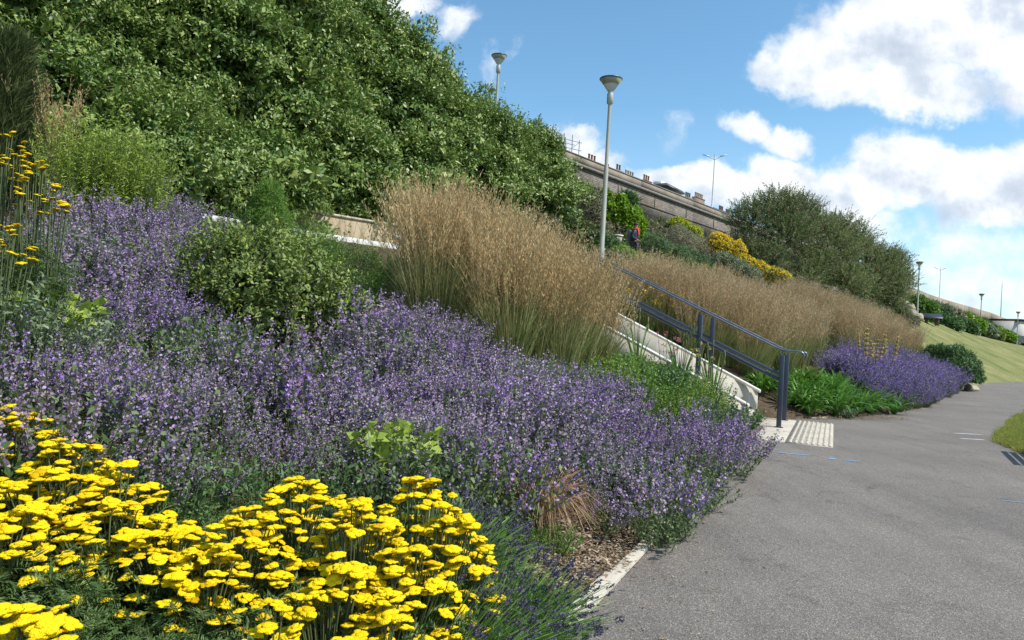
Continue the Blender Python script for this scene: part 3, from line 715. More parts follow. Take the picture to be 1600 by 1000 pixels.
def catmint(seed, n=80, fkeep=1.0, fl=7, per=5, fs=.010, lean=.85, h=.47, R_=.10, stemw=.003):
    r = np.random.default_rng(seed); mb = MB()
    th = r.random(n)*2*math.pi; ln = r.random(n)**.7*lean; L = h*r.uniform(.75, 1.15, n)
    out = np.c_[np.cos(th), np.sin(th), np.zeros(n)]
    def P(t):
        t = np.asarray(t)[..., None]; 
        return (out*R_*r0[:, None])+out*np.sin(ln)[:, None]*L[:, None]*t*(1.15-.15*t)+np.array([0, 0, 1.])*(np.cos(ln*.9)[:, None]*L[:, None]*t**(.9))
    r0 = r.random(n)
    Q = np.stack([P(np.full(n, f)) for f in (0, .35, .7, 1.0)], 1)
    ribbons(mb, Q, np.array([stemw, stemw, stemw*.8, stemw*.5]), 2)
    for f in np.linspace(.12, .78, 8):
        for s in (0, 1):
            tt = np.clip(f+r.uniform(-.05, .05, n), 0, 1); p = P(tt); d = rdir(n, .5, r)
            leaves(mb, p, d, rdir(n, 1.5, r), r.uniform(.020, .042, n), r.uniform(.010, .020, n), 1, r.random(n))
    ax = unit(P(np.full(n, 1.))-P(np.full(n, .7)))
    for k in range(fl):
        f = .60+.40*k/(fl-1)
        tt = np.full(n, f)+r.uniform(-.015, .015, n); p0 = P(tt)
        for q in range(per):
            d = rdir(n, .25, r); keep = r.random(n) < (.95-.25*k/fl)*fkeep
            mt = 0 if q < per*.5 else 3
            z = fs*r.uniform(.7, 1.3, n)*(1.15-.5*k/fl)
            leaves(mb, (p0+d*.004)[keep], d[keep], rdir(n, .3, r)[keep], z[keep]*1.25, z[keep], mt, r.random(keep.sum()), fold=.25, wide=.6)
    return proto(mb, 'catmint', [m_catflow, m_catleaf, m_stem, m_calyx])

def drift(name, poly, spacing, protos, label, smin=.8, smax=1.2, avoid=None, nz=1.0):
    pts = []; rot = []; scl = []; ids = []
    for x, y in fill(poly, spacing):
        if avoid and avoid(x, y): continue
        z = gz(x, y, 0)
        lump = 1+.36*math.sin(x*2.9+1.4*y)*math.cos(y*2.3-x*.9)
        pts.append((x, y, z-.02)); rot.append((random.uniform(-.16, .16), random.uniform(-.05, .22), random.uniform(0, 6.28))); scl.append(random.uniform(smin, smax)*lump); ids.append(random.randrange(len(protos)) if len(protos) < 9 else (random.randrange(3) if y < 4.3 else 3+random.randrange(4)))
        if len(protos) > 8 and (math.sin(x*1.7+y*.8+.6)+math.sin(y*1.9-x*2.2)+random.uniform(-.9, .9) > 1.05 or random.random() < .12): ids[-1] = 7+random.randrange(2)
    return scatter(name, protos, pts, rot, scl, ids, label=label, cat='catmint')
NEAR = [(-1.75,2.75),(-1.45,2.95),(-1.0,3.3),(-.45,3.6),(.05,3.95),(.50,4.25),(.72,4.38),(.98,4.62),(1.15,5.0),(1.52,5.75),(2.6,8.05),(2.3,8.5),(1.6,7.3),(1.35,6.9),(1.3,8.0),(.75,8.75),(.0,8.6),(-.8,8.5),(-1.3,8.4),(-1.7,7.2),(-1.45,6.2),(-1.5,5.0),(-2.0,4.95),(-2.7,6.0),(-3.1,7.4),(-3.6,9.2),(-4.9,11.2),(-5.9,9.6),(-4.9,8.0),(-4.3,6.6),(-3.6,5.4),(-3.0,4.2),(-2.3,3.1)]
cats = [catmint(11+i, 42, fl=8, per=6, fs=.0100) for i in range(3)]+[catmint(21+i, 38, fl=7, per=6, fs=.0140) for i in range(4)]+[catmint(26+i, 60, fl=5, per=5, fs=.011, fkeep=.16, h=.40) for i in range(2)]
def av(x, y):
    return (x-.28)**2+(y-4.42)**2 < .36**2 or (.2 < x < .55 and 4.0 < y < 4.5)
drift('catmint_drift', NEAR, .30, cats, 'broad purple catmint drift across the near bed behind the yellow yarrow', .85, 1.25, av)
FAR = [(8.3,17.0),(9.8,17.9),(12.7,22.0),(18.0,29.6),(17.2,31.0),(12.2,25.2),(8.9,20.3),(7.8,18.1)]
cats2 = [catmint(31+i, 70, fl=6, per=5, fs=.017, h=.55, stemw=.006) for i in range(4)]
m_cat2 = leafmat('far_catmint_flower', G1((.14, .085, .36), (.24, .165, .52), (.36, .28, .64)), rough=.7, trans=.25, spec=.1)
for c in cats2: c.data.materials[0] = m_cat2
drift('catmint_drift', FAR, .40, cats2, 'bright purple catmint drift at the far end of the bed by the bend in the path', 1.0, 1.45)

# ---- feather reed grass
def reed(seed, n=150, h=1.55):
    r = np.random.default_rng(seed); mb = MB()
    th = r.random(n)*2*math.pi; rad = np.sqrt(r.random(n))*.17; o = np.c_[np.cos(th)*rad, np.sin(th)*rad, np.zeros(n)]
    tilt = unit(np.c_[np.cos(th), np.sin(th), np.zeros(n)]*(rad[:, None]/.17*.13+.03)+r.normal(scale=.05, size=(n, 3))+np.array([0, 0, 1]))
    H = h*r.uniform(.62, 1.12, n); lean_ = np.array([.10, -.02, 0])
    def P(f): return o+tilt*H[:, None]*f+(np.c_[np.cos(th), np.sin(th), 0*th]*.10+lean_)*(f**2.5)*r1[:, None]*h
    r1 = r.uniform(.4, 1.4, n)
    Q = np.stack([P(f) for f in (0, .3, .6, .82, 1.0)], 1)
    ribbons(mb, Q, np.array([.005, .005, .004, .004, .002]), 1, r.random(n))
    for k in range(10):      # feathery heads on the upper part of each stem
        f = .76+.24*k/9
        for q in range(2):
            p = P(f)+r.normal(scale=.006, size=(n, 3)); d = unit(tilt+rdir(n, 0, r)*.55)
            w = .010*(1.3-.9*abs(k/9-.4))
            leaves(mb, p, d, rdir(n, 0, r), r.uniform(.035, .065, n), w, 2, np.clip(r.random(n)*.6+.4*k/9, 0, 1), fold=.1)
    m_ = 240; th2 = r.random(m_)*2*math.pi; rr = np.sqrt(r.random(m_))*.18; out = np.c_[np.cos(th2), np.sin(th2), 0*th2]
    Lb = r.uniform(.55, 1.05, m_); b0 = out*rr[:, None]; sp_ = r.uniform(.15, .6, m_)
    Qb = np.stack([b0+out*(sp_*Lb*f**1.8)[:, None]*.8+np.c_[0*f*th2, 0*th2, Lb*(f-.28*sp_*f**3)] for f in (0, .3, .6, .85, 1.0)], 1)
    ribbons(mb, Qb, np.array([.007, .009, .008, .005, .001]), 0, r.random(m_))
    return mb.mesh('reed_grass', [m_grassblade, m_grassstem, m_panicle])
reeds = [reed(50+i) for i in range(5)]
m_panicle2 = leafmat('brown_panicle', G1((.30, .20, .11), (.47, .34, .195), (.64, .50, .32)), rough=.8, trans=.3, spec=.1, objvar=.5)
reeds2 = [m.copy() for m in reeds]
for m in reeds2: m.materials[2] = m_panicle2
def put(mesh, name, loc, label, cat, group=None, s=1, rz=None, kind=None):
    o = link(bpy.data.objects.new(name, mesh)); o.location = loc; o.scale = (s, s, s) if not isinstance(s, tuple) else s
    o.rotation_euler = (random.uniform(-.04, .04), random.uniform(-.04, .04), random.uniform(0, 6.28) if rz is None else rz); return tag(o, label, cat, group, kind or 'thing')
BL1 = [(-1.12,8.7),(-.4,8.75),(.45,8.9),(1.05,9.3),(1.3,10.6),(1.0,12.2),(.3,12.9),(-.7,13.0),(-1.5,11.0)]
BL2 = [(4.75,15.25),(6.3,16.9),(8.3,19.3),(8.6,21.0),(6.4,21.9),(3.4,18.6),(2.4,16.4)]
BL3 = [(10.5,22.4),(11.0,23.3),(17.9,32.6),(16.9,34.6),(10.0,27.4),(8.2,23.2)]
for poly, spc, lab, grp, sc_ in ((BL1, .50, 'tall feathery tan grass clump in the near stand between catmint and steps', 'tan reed grasses of the near stand', (1.0, 1.12)),
                        (BL2, .60, 'tall feathery tan grass clump in the stand just beyond the steps', 'tan reed grasses beyond the steps', (.93, 1.06)),
                        (BL3, .70, 'brownish feathery grass clump in the far row behind the far purple catmint', 'brown reed grasses of the far row', (.93, 1.08))):
    for x, y in fill(poly, spc, .3):
        s = random.uniform(*sc_)
        if poly is BL1: s *= np.interp(x, [-1.4, .3, 1.2], [1.08, .97, .88])
        if poly is BL2: s *= np.interp(y, [15, 17.5, 21], [1.0, .98, .88])
        put(random.choice(reeds if poly is BL1 else reeds2), 'reed_grass', (x, y, gz(x, y)-.02), lab, 'grass clump', grp, (1.1, 1.1, s))

# ---- yarrow
def yhead(seed):
    r = np.random.default_rng(seed); mb = MB(); R_ = .040
    k = r.integers(6, 10); cs = [(0, 0, .004)]
    for i in range(k):
        a = 2*math.pi*i/k+r.uniform(-.3, .3); d = r.uniform(.5, .95)*R_*.78; cs.append((d*math.cos(a), d*math.sin(a)*r.uniform(.8, 1.1), -r.uniform(0, .006)))
    for c in cs:
        q = r.uniform(.013, .021); sg = 11; a = np.arange(sg)/sg*2*math.pi
        rings = [(0.55, -.35), (1.0, -.12), (.93, .16), (.6, .32), (.25, .40)]
        V = []; 
        for f, z in rings:
            rr = q*f*(1+r.uniform(-.14, .14, sg)); V.append(np.c_[rr*np.cos(a)+c[0], rr*np.sin(a)+c[1], q*z*.85+c[2]+r.uniform(-.0009, .0009, sg)])
        V = np.concatenate(V+[np.array([[c[0], c[1], c[2]+q*.42*.85]])]); nn = len(rings); F4 = []
        i = np.arange(nn-1)[:, None]*sg; j = np.arange(sg)[None]; j2 = (j+1) % sg
        mb.add(V, np.stack([i+j, i+j2, i+sg+j2, i+sg+j], -1).reshape(-1, 4), 0)
        b = (nn-1)*sg; mb.F.append(np.array([[b+x, b+(x+1) % sg, nn*sg] for x in range(sg)])+mb.n-len(V)); mb.M.append(np.zeros(sg, int)); mb.C.append(np.full(sg, .5))
        tube(mb, [(c[0]*.9, c[1]*.9, c[2]-.004), (c[0]*.45, c[1]*.45, -.022), (0, 0, -.045)], .0012, 4, 1, caps=False)
    return mb.mesh('flower_head', [m_yarrow, m_stem], smooth=True)
yheads = [yhead(70+i) for i in range(7)]
def ferny(mb, n, R_, H, r, mat=0):
    """pinnate leaves: rachis and narrow leaflets"""
    th = r.random(n)*2*math.pi; out = np.c_[np.cos(th), np.sin(th), 0*th]; st_ = out*(r.random(n)**.5*R_)[:, None]+np.c_[0*th, 0*th, r.uniform(.02, H, n)]
    L = r.uniform(.07, .15, n); D0 = unit(out*.9+np.c_[0*th, 0*th, r.uniform(.1, 1.2, n)]+r.normal(scale=.35, size=(n, 3)))
    side = unit(np.cross(D0, rdir(n, 1.2, r)))
    def P(f): return st_+D0*(L*f)[:, None]+np.array([0, 0, -1.])*(L*.45*f*f)[:, None]
    tn = r.random(n)
    ribbons(mb, np.stack([P(0), P(.5), P(1.)], 1), np.array([.003, .0025, .001]), mat, tn)
    for f in np.linspace(.12, .97, 9):
        for s in (-1, 1):
            w = math.sin(math.pi*min(1, f*.85+.15))*.030+.006
            d = unit(side*s+D0*.55+r.normal(scale=.15, size=(n, 3)))
            leaves(mb, P(f), d, rdir(n, 2, r), w*r.uniform(.8, 1.2, n), .006, mat, tn, fold=.2)
def yarrow(cx, cy, cz, rad, nh, label, seed, leanx=0, drop=.35, hs=1.0, foliage=230, grp='golden yarrow plants in the front corner of the bed', jitz=.05):
    r = np.random.default_rng(seed); z0 = gz(cx, cy, 0); H = max(cz-z0, .25)
    root = thing('yarrow', (cx, cy, z0), label, 'yarrow', grp)
    mb = MB(); ferny(mb, foliage, rad*1.0, H*.58, r)
    mb.build('foliage', m_yleaf, root)
    ms = MB()
    for i in range(nh):
        a = r.random()*6.283; q = math.sqrt(r.random()); dx = math.cos(a)*q*rad+leanx*q*q*rad; dy = math.sin(a)*q*rad
        hz_ = H*(1-drop*q*q)+r.uniform(-jitz, jitz*.6)
        b = np.array([dx*.25, dy*.25, 0]); tip = np.array([dx, dy, hz_])
        f = bpy.data.objects.new('flower_head', yheads[r.integers(len(yheads))]); link(f, root)
        s = hs*r.uniform(.62, 1.12); f.location = tip; f.scale = (s, s, s); f.rotation_euler = (r.normal()*.16+dy*.5, r.normal()*.16+dx*.5, r.random()*6.28)
        e = tip-np.array([0, 0, .043*s])
        tube(ms, [b, b*.55+e*.45+np.array([-dx*.05, -dy*.05, .05]), e], .0026, 5, 0, caps=False, tint=r.random())
    ms.build('stems', m_stem, root); return root
YP = [ # px, py of the canopy top, depth, radius, heads, label
 (20, 640, 2.95, .26, 34, 'golden yarrow plant at the far left edge, highest of the front patch'),
 (75, 735, 2.55, .27, 34, 'golden yarrow plant in the left of the front patch, below the highest one'),
 (10, 790, 2.25, .20, 18, 'golden yarrow plant cut by the left edge of the picture, above the dark gap'),
 (175, 785, 2.45, .24, 36, 'golden yarrow plant directly above the dark leafy gap'),
 (265, 815, 2.45, .20, 30, 'golden yarrow plant between the dark leafy gap and the middle of the patch'),
 (385, 800, 2.55, .22, 30, 'golden yarrow plant in the middle of the front patch'),
 (470, 750, 2.85, .25, 40, 'golden yarrow plant whose sparse upper heads rise in front of the purple catmint'),
 (560, 790, 2.6, .24, 42, 'golden yarrow plant packed with heads in the right half of the front patch'),
 (655, 745, 2.9, .24, 42, 'golden yarrow plant at the upper right of the front patch'),
 (705, 790, 2.75, .19, 30, 'golden yarrow plant at the right end, reaching towards the catmint'),
 (635, 850, 2.5, .20, 30, 'golden yarrow plant overhanging the green lavender mound'),
 (520, 880, 2.25, .20, 32, 'golden yarrow plant low in the right half of the patch'),
 (590, 930, 2.2, .15, 14, 'small golden yarrow plant lowest beside the lavender mound'),
 (425, 950, 2.0, .13, 8, 'small golden yarrow plant at the bottom edge with few heads'),
 (20, 950, 1.75, .13, 14, 'golden yarrow plant in the bottom left corner'),
 (110, 690, 2.75, .22, 30, 'golden yarrow plant left of centre in the patch, in front of the catmint'),
 (60, 800, 2.35, .22, 28, 'golden yarrow plant on the left, just above the dark leafy gap'),
 (330, 850, 2.35, .16, 22, 'golden yarrow plant at the right rim of the dark leafy gap'),
 (190, 730, 2.7, .2, 22, 'golden yarrow plant at the back of the patch, left of the sparse heads'),
 (80, 940, 1.85, .07, 6, 'little golden yarrow plant second from the bottom left corner'),
 (540, 1010, 1.9, .14, 9, 'golden yarrow plant cut by the bottom edge in the right half of the patch'),
 (100, 1010, 1.65, .12, 6, 'golden yarrow plant cut by the bottom edge below the dark leafy gap')]
for i, (px, py, Y, rad, nh, lab) in enumerate(YP):
    p = at(px, py, Y); yarrow(p.x, p.y, p.z, rad, min(98, int(nh*3.1)), lab, 200+i, leanx=.2 if px > 400 else 0, drop=.55, hs=.80 if Y > 1.95 else .95)
for px, py, Y, rad, nh, lab, ss in [(6, 198, 4.3, .13, 16, 'yarrow plant highest in the sloping line at the left edge', .85), (32, 222, 4.3, .12, 16, 'second yarrow plant down the sloping line on the left', .85), (60, 252, 4.3, .11, 14, 'third yarrow plant down the sloping line on the left', .85), (88, 285, 4.3, .08, 12, 'lowest yarrow plant of the sloping line on the left', .85), (8, 345, 3.7, .15, 24, 'yarrow plant at the left edge below the sloping line, beside the catmint', .9)]:
    p = at(px, py, Y); yarrow(p.x, p.y, p.z, rad, int(nh*1.4), lab, 300+px, drop=.2, hs=min(ss, .62), grp='yarrow plants high on the left', jitz=.05)
# leafy filler under the yarrow
def leafy(seed, n=150, R_=.22, H=.35):
    r = np.random.default_rng(seed); mb = MB(); ferny(mb, n, R_, H, r); return proto(mb, 'yarrow_leaves', m_yleaf)
yl = [leafy(400+i) for i in range(4)]
YPOLY = [(-1.25,1.1),(-.55,1.4),(-.25,2.0),(.0,2.75),(.12,3.3),(-.3,3.5),(-1.0,3.3),(-1.5,2.95),(-2.2,3.2),(-2.4,2.2),(-1.7,1.3)]
pts = [(x, y, gz(x, y)) for x, y in fill(YPOLY, .2)]
scatter('yarrow_foliage', yl, pts, [(0, 0, random.uniform(0, 6.28)) for _ in pts], [random.uniform(.45, .7) for _ in pts], [random.randrange(4) for _ in pts], label='dark ferny leaves filling the ground under the golden yarrow', cat='foliage')

# ---- lavender mounds
def lavender(seed, n=420, L0=.55, lean=(.5, -.2), spike=1.0):
    r = np.random.default_rng(seed); mb = MB(); th = r.random(n)*2*math.pi; el = r.uniform(.0, 1.25, n)
    D0 = unit(np.c_[np.cos(th)*np.sin(el)+lean[0], np.sin(th)*np.sin(el)+lean[1], np.cos(el)*.75+.05]); L = L0*r.uniform(.6, 1.05, n)
    o = np.c_[np.cos(th)*.12, np.sin(th)*.12, 0*th+.02]*r.random(n)[:, None]
    def P(f): return o+D0*(L*f)[:, None]+np.array([0, 0, -.10])*(L*f*f)[:, None]
    ribbons(mb, np.stack([P(0), P(.4), P(.75), P(.93)], 1), np.array([.004, .0035, .003, .002]), 0, r.random(n))
    for f in np.linspace(.08, .55, 6):
        for q in range(2):
            leaves(mb, P(f), unit(D0+rdir(n, .2, r)*.5), rdir(n, 0, r), r.uniform(.04, .07, n), .0045, 0, r.random(n))
    keep = (r.random(n) < .5*spike) & ((D0[:, 0] > .35) | (r.random(n) < .15))
    for k in range(7):
        f = .90+.012*k
        for q in range(4):
            d = unit(D0+rdir(n, 0, r)*.9); leaves(mb, P(f)[keep], d[keep], rdir(n, 0, r)[keep], .011*r.uniform(.8, 1.2, keep.sum()), .0058, 1, r.random(keep.sum()), fold=.2)
    return mb.mesh('lavender', [m_lavgreen, m_lavspike])
p = at(690, 985, 2.55); put(lavender(501, 900, .55, (.45, .05)), 'lavender', (-.25, 2.62, gz(-.25, 2.62)), 'green lavender mound with dark buds spilling over the kerb beside the yarrow', 'lavender', rz=0)
put(lavender(502, 700, .5, (.45, .1)), 'lavender', (.0, 3.05, gz(.0, 3.05)), 'green lavender mound with dark buds, farther of the pair beside the yarrow', 'lavender', rz=0)
put(lavender(505, 800, .5, (.5, .2)), 'lavender', (-.28, 3.35, gz(-.28, 3.35)), 'green lavender mound with dark buds, farthest back against the purple catmint', 'lavender', rz=0)
put(lavender(504, 500, .42, (.5, -.1)), 'lavender', (-.42, 2.15, gz(-.42, 2.15)), 'green lavender mound with dark buds at the very bottom of the picture', 'lavender', rz=0)
put(lavender(503, 600, .62, (.4, -.15), 1.3), 'lavender', (2.25, 8.75, gz(2.25, 8.75)), 'narrow lavender clump with dark spikes leaning over the path near the steps', 'lavender', rz=0)
# ------------------------------------------------------------------ shrubs, thicket, trees
def crown(mb, blobs, dens, L, W, m, r, mat=0, cl=.09, zmin=-.5, inner=True, up=.35, front=None, mat2=None, f2=0, flat=.6, lump=.12, cut=.82, imat=None, drop=.05):
    C_ = np.array([b[0] for b in blobs], float); Rd = np.array([b[1] for b in blobs], float)
    for bi in range(len(blobs)):
        c, rd = C_[bi], Rd[bi]; area = 4*math.pi*((rd[0]*rd[1])**1.6/3+(rd[0]*rd[2])**1.6/3+(rd[1]*rd[2])**1.6/3)**(1/1.6)
        for shell, (ds, fr, sz) in enumerate([(dens, 1.0, 1.0)]+([(dens*.35, .80, 2.0)] if inner else [])):
            n = int(area*ds)
            if n < 1: continue
            d = rdir(n, 0, r); d = d[d[:, 2] > zmin]
            if front is not None: d = d[(d@front) > -.35]
            n = len(d)
            lm = 1+lump*(np.sin(d[:, 0]*7+bi)*np.cos(d[:, 1]*6-bi*2)+np.sin(d[:, 2]*9+bi*3)*.6)
            P = c+d*rd*(fr*lm*r.uniform(.90, 1.04, n))[:, None]
            q = (((P[:, None]-C_[None])/Rd[None])**2).sum(-1); q[:, bi] = 9
            ok = q.min(1) > cut**2*(1 if shell == 0 else .6); P = P[ok]; d = d[ok]; n = len(P)
            if n == 0: continue
            ax = unit(d+rdir(n, 0, r)*.5+np.array([0, 0, up]))
            tn = r.random(n)
            for k in range(m if shell == 0 else max(2, m//2)):
                D = unit(ax*.5+rdir(n, 0, r)*.9); D[:, 2] -= drop
                Nn = unit(d*flat+np.array([0, 0, .55])+rdir(n, 0, r)*.55)
                b = P+(r.random((n, 1))*ax+rdir(n, 0, r)*.4)*cl
                l = L*sz*r.uniform(.7, 1.2, n)
                mt = mat if shell == 0 or imat is None else imat
                t_ = np.clip(.55*tn+.45*r.random(n), 0, 1)
                if mat2 is not None and shell == 0 and f2 > 0:
                    s2 = r.random(n) < f2
                    leaves(mb, b[s2], D[s2], Nn[s2], l[s2], W*sz*l[s2]/(L*sz), mat2, t_[s2]); b, D, Nn, l, t_ = b[~s2], D[~s2], Nn[~s2], l[~s2], t_[~s2]
                leaves(mb, b, D, Nn, l, W*sz*l/(L*sz), mt, t_)
def limbs(mb, base, blobs, r, r0=.04, mat=0):
    for c, rd in blobs:
        b = np.array(base); e = np.array(c); mid = (b+e)/2+r.normal(scale=.08, size=3)*np.linalg.norm(e-b)
        tube(mb, [b, b*.6+mid*.4, mid, (mid+e)/2+r.normal(scale=.03, size=3), e], np.linspace(r0, r0*.3, 5), 6, mat)
        for k in range(4):
            d = rdir(1, .2, r)[0]; tip = e+d*np.array(rd)*.85
            tube(mb, [e, (e+tip)/2+r.normal(scale=.04, size=3), tip], np.linspace(r0*.35, r0*.12, 3), 4, mat)
def shrub(name, pos, blobs, label, cat, mats, dens=160, L=.05, W=.025, m=5, seed=0, group=None, limb=True, twig=None, **kw):
    r = np.random.default_rng(seed+900); root = thing(name, (pos[0], pos[1], pos[2]), label, cat, group)
    mb = MB(); crown(mb, blobs, dens, L, W, m, r, **kw); mb.build('crown', mats, root)
    if limb: mb = MB(); limbs(mb, (0, 0, -.05), blobs, r, .025); mb.build('branches', twig or m_bark, root)
    return root
def ground_at(px, py, Y):
    p = at(px, py, Y); return (p.x, p.y, gz(p.x, p.y))

# the big evergreen thicket: lumps climbing the bank behind the low wall
def thicket():
    r = np.random.default_rng(42); blobs = []
    YW = lambda x: np.interp(x, [-250, 0, 150, 300, 450, 600, 700, 800, 870], [8.2, 9.6, 10.9, 12.9, 15.6, 18.6, 21.6, 25.5, 29.0])
    SIL = lambda x: np.interp(x, [0, 580, 620, 690, 760, 830, 868, 885], [-330, -15, 64, 126, 168, 202, 238, 275])
    root_p = at(420, 330, 17); rx, ry = root_p.x, root_p.y; rz = gz(rx, ry)
    x = -230.0
    while x < 850:
        bot = 292 if x < 620 else 292+(x-620)*.13
        y = bot; top = SIL(x); k = 0
        while True:
            Y = YW(x)+1.5+max(0, (bot-y))*YW(x)/1155*.55
            R_ = (.80+.75*r.random())*(.75+Y/36)
            if x > 820: R_ *= .72
            rp = R_*1155/Y
            if y-rp*.9 < top:
                y = top+rp*.92
                if k and y > bot: break
                p = at(x+r.uniform(-12, 12), y, Y); blobs.append(((p.x-rx, p.y-ry, p.z-rz), (R_, R_, R_*.95))); break
            p = at(x+r.uniform(-15, 15), y, Y+r.uniform(-.8, .8)); blobs.append(((p.x-rx, p.y-ry, p.z-rz), (R_*r.uniform(.9, 1.15), R_*r.uniform(.9, 1.15), R_*r.uniform(.75, 1))))
            y -= rp*1.12; k += 1
            if y < -260: break
        x += min(rp, 75)*.95
    for px_, py_, Y_, R_ in ((846, 262, 29.5, 1.0), (862, 292, 29.3, .95), (864, 326, 29, .85), (836, 238, 30, .9), (810, 300, 28.5, 1.2), (780, 225, 29, 1.1), (815, 340, 28, 1.0)):
        p = at(px_, py_, Y_); blobs.append(((p.x-rx, p.y-ry, p.z-rz), (R_, R_, R_)))
    root = thing('evergreen_thicket', (rx, ry, rz), 'huge dense dark green evergreen thicket covering the bank above the low buff wall', 'shrub')
    front = np.array([.15, -.98, .1]); mb = MB()
    for b in blobs:
        Yd = b[0][1]+ry; s = np.interp(Yd, [9, 18, 30], [.85, 1.1, 1.5])
        pass
    near = [b for b in blobs if b[0][1]+ry < 15.5]; far_ = [b for b in blobs if b[0][1]+ry >= 15.5]
    for grp, Lf, dn in ((0, .088, 105), (1, .112, 66)):
        sel = near if grp == 0 else far_
        # draw order does not matter: every lump tests against all lumps
        C_all = blobs
        sub = MB(); idxs = [blobs.index(b) for b in sel]
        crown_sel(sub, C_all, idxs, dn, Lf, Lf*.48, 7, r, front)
        for V, Fc, M_, Cc in zip(sub.V, [f for f in sub.F], sub.M, sub.C): pass
        sub.build('crown', [m_ever, m_ever_y, m_twig], root)
    mb = MB()
    for c, rd in blobs[::2]:
        e = np.array(c); b = np.array([e[0], e[1]+.5, min(e[2]-1, gz(e[0]+rx, e[1]+ry+.5)-rz)])
        tube(mb, [b, (b+e)/2+r.normal(scale=.2, size=3), e], [.07, .05, .03], 6)
    for i in range(520):   # bare twigs poking through the leaves
        c, rd = blobs[r.integers(len(blobs))]; d = rdir(1, .1, r)[0]; d[1] = -abs(d[1]); a = np.array(c)+d*np.array(rd)*.6
        e = a+(d+rdir(1, .3, r)[0]*.6)*rd[0]*.42
        tube(mb, [a, (a+e)/2+r.normal(scale=.06, size=3), e], [.012, .008, .004], 4)
    mb.build('branches', m_twig, root)
def crown_sel(mb, blobs, sel, dens, L, W, m, r, front):
    C_ = np.array([b[0] for b in blobs]); Rd = np.array([b[1] for b in blobs])
    for bi in sel:
        c, rd = C_[bi], Rd[bi]; nb = np.argsort(((C_-c)**2).sum(1))[1:14]
        for shell, (ds, fr, sz, mm) in enumerate([(dens, 1.0, 1.0, m), (dens*.45, .86, 1.8, 3), (70, .70, 2.2, 3)]):
            n = int(12.57*rd[0]*rd[1]*ds); d = rdir(n, 0, r); d = d[((d@front) > -.3) & (d[:, 2] > -.75)]
            if shell < 2:
                wp = c+d*rd; pk = np.sin(wp[:, 0]*3.1+1.7*np.sin(wp[:, 2]*1.9))*np.sin(wp[:, 2]*3.7+1.3*np.sin(wp[:, 0]*2.3))+.5*np.sin(wp[:, 0]*7.7+wp[:, 2]*3)*np.sin(wp[:, 2]*8.3)
                d = d[(pk > -.22) | (r.random(len(d)) < .08)]
            n = len(d)
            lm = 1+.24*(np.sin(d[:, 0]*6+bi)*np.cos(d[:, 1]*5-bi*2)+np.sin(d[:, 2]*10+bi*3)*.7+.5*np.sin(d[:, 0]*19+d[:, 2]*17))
            P = c+d*rd*(fr*lm*r.uniform(.93, 1.03, n))[:, None]
            q = (((P[:, None]-C_[nb][None])/Rd[nb][None])**2).sum(-1); ok = q.min(1) > (.80 if shell == 0 else .62)**2
            P, d, lmk = P[ok], d[ok], lm[ok]; n = len(P)
            if not n: continue
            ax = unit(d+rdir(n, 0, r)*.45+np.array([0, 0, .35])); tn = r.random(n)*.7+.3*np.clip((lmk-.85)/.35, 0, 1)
            for k in range(mm):
                D = unit(ax*.45+rdir(n, 0, r)*.9); D[:, 2] -= .15; Nn = unit(d*.5+np.array([0, 0, .6])+rdir(n, 0, r)*.5)
                b = P+(r.random((n, 1))*ax+rdir(n, 0, r)*.5)*L*1.5; l = L*sz*r.uniform(.65, 1.2, n)
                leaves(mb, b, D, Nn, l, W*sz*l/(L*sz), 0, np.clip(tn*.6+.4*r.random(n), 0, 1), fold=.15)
thicket()

# herbaceous clumps: stems with leaves and optional flower tops
def herb(seed, n, H, R_, mats, L=.05, W=.015, nl=10, splay=.5, flowers=None, fsz=.02, fcount=0, f0=.1, arch=0.0, stemw=.006):
    r = np.random.default_rng(seed); mb = MB(); th = r.random(n)*6.283; out = np.c_[np.cos(th), np.sin(th), 0*th]; rr = np.sqrt(r.random(n))
    o = out*(rr*R_*.5)[:, None]; D0 = unit(out*(rr*splay)[:, None]+r.normal(scale=.07, size=(n, 3))+np.array([0, 0, 1])); Hh = H*r.uniform(.65, 1.05, n)
    def P(f): return o+D0*(Hh*f)[:, None]+out*(arch*Hh*f*f)[:, None]
    ribbons(mb, np.stack([P(0), P(.5), P(.8), P(1.)], 1), np.array([stemw, stemw, stemw*.8, stemw*.5]), 1, r.random(n))
    tn = r.random(n)
    for k in range(nl):
        f = f0+(1-f0)*k/(nl-1)
        for q in range(3):
            d = unit(rdir(n, .35, r)+D0*.3); leaves(mb, P(np.clip(f+r.uniform(-.03, .03), 0, 1)), d, rdir(n, 1.5, r), L*r.uniform(.6, 1.2, n)*(1.15-.45*f), W, 0, np.clip(tn*.5+r.random(n)*.5, 0, 1), droop=.15)
    if fcount:
        for q in range(fcount):
            f = 1-.0*q; p = P(1.0)+rdir(n, .2, r)*fsz*1.3; leaves(mb, p, rdir(n, .3, r), rdir(n, .8, r), fsz*r.uniform(.7, 1.3, n), fsz*.8, 2, r.random(n), fold=.2)
    ms = [mats[0], mats[1]]+([flowers] if flowers else [])
    return mb.mesh('herb', ms)
def hput(name, px, py, Y, mesh, label, cat, group=None, s=1.0, z=None):
    g = ground_at(px, py, Y); return put(mesh, name, g, label, cat, group, s)

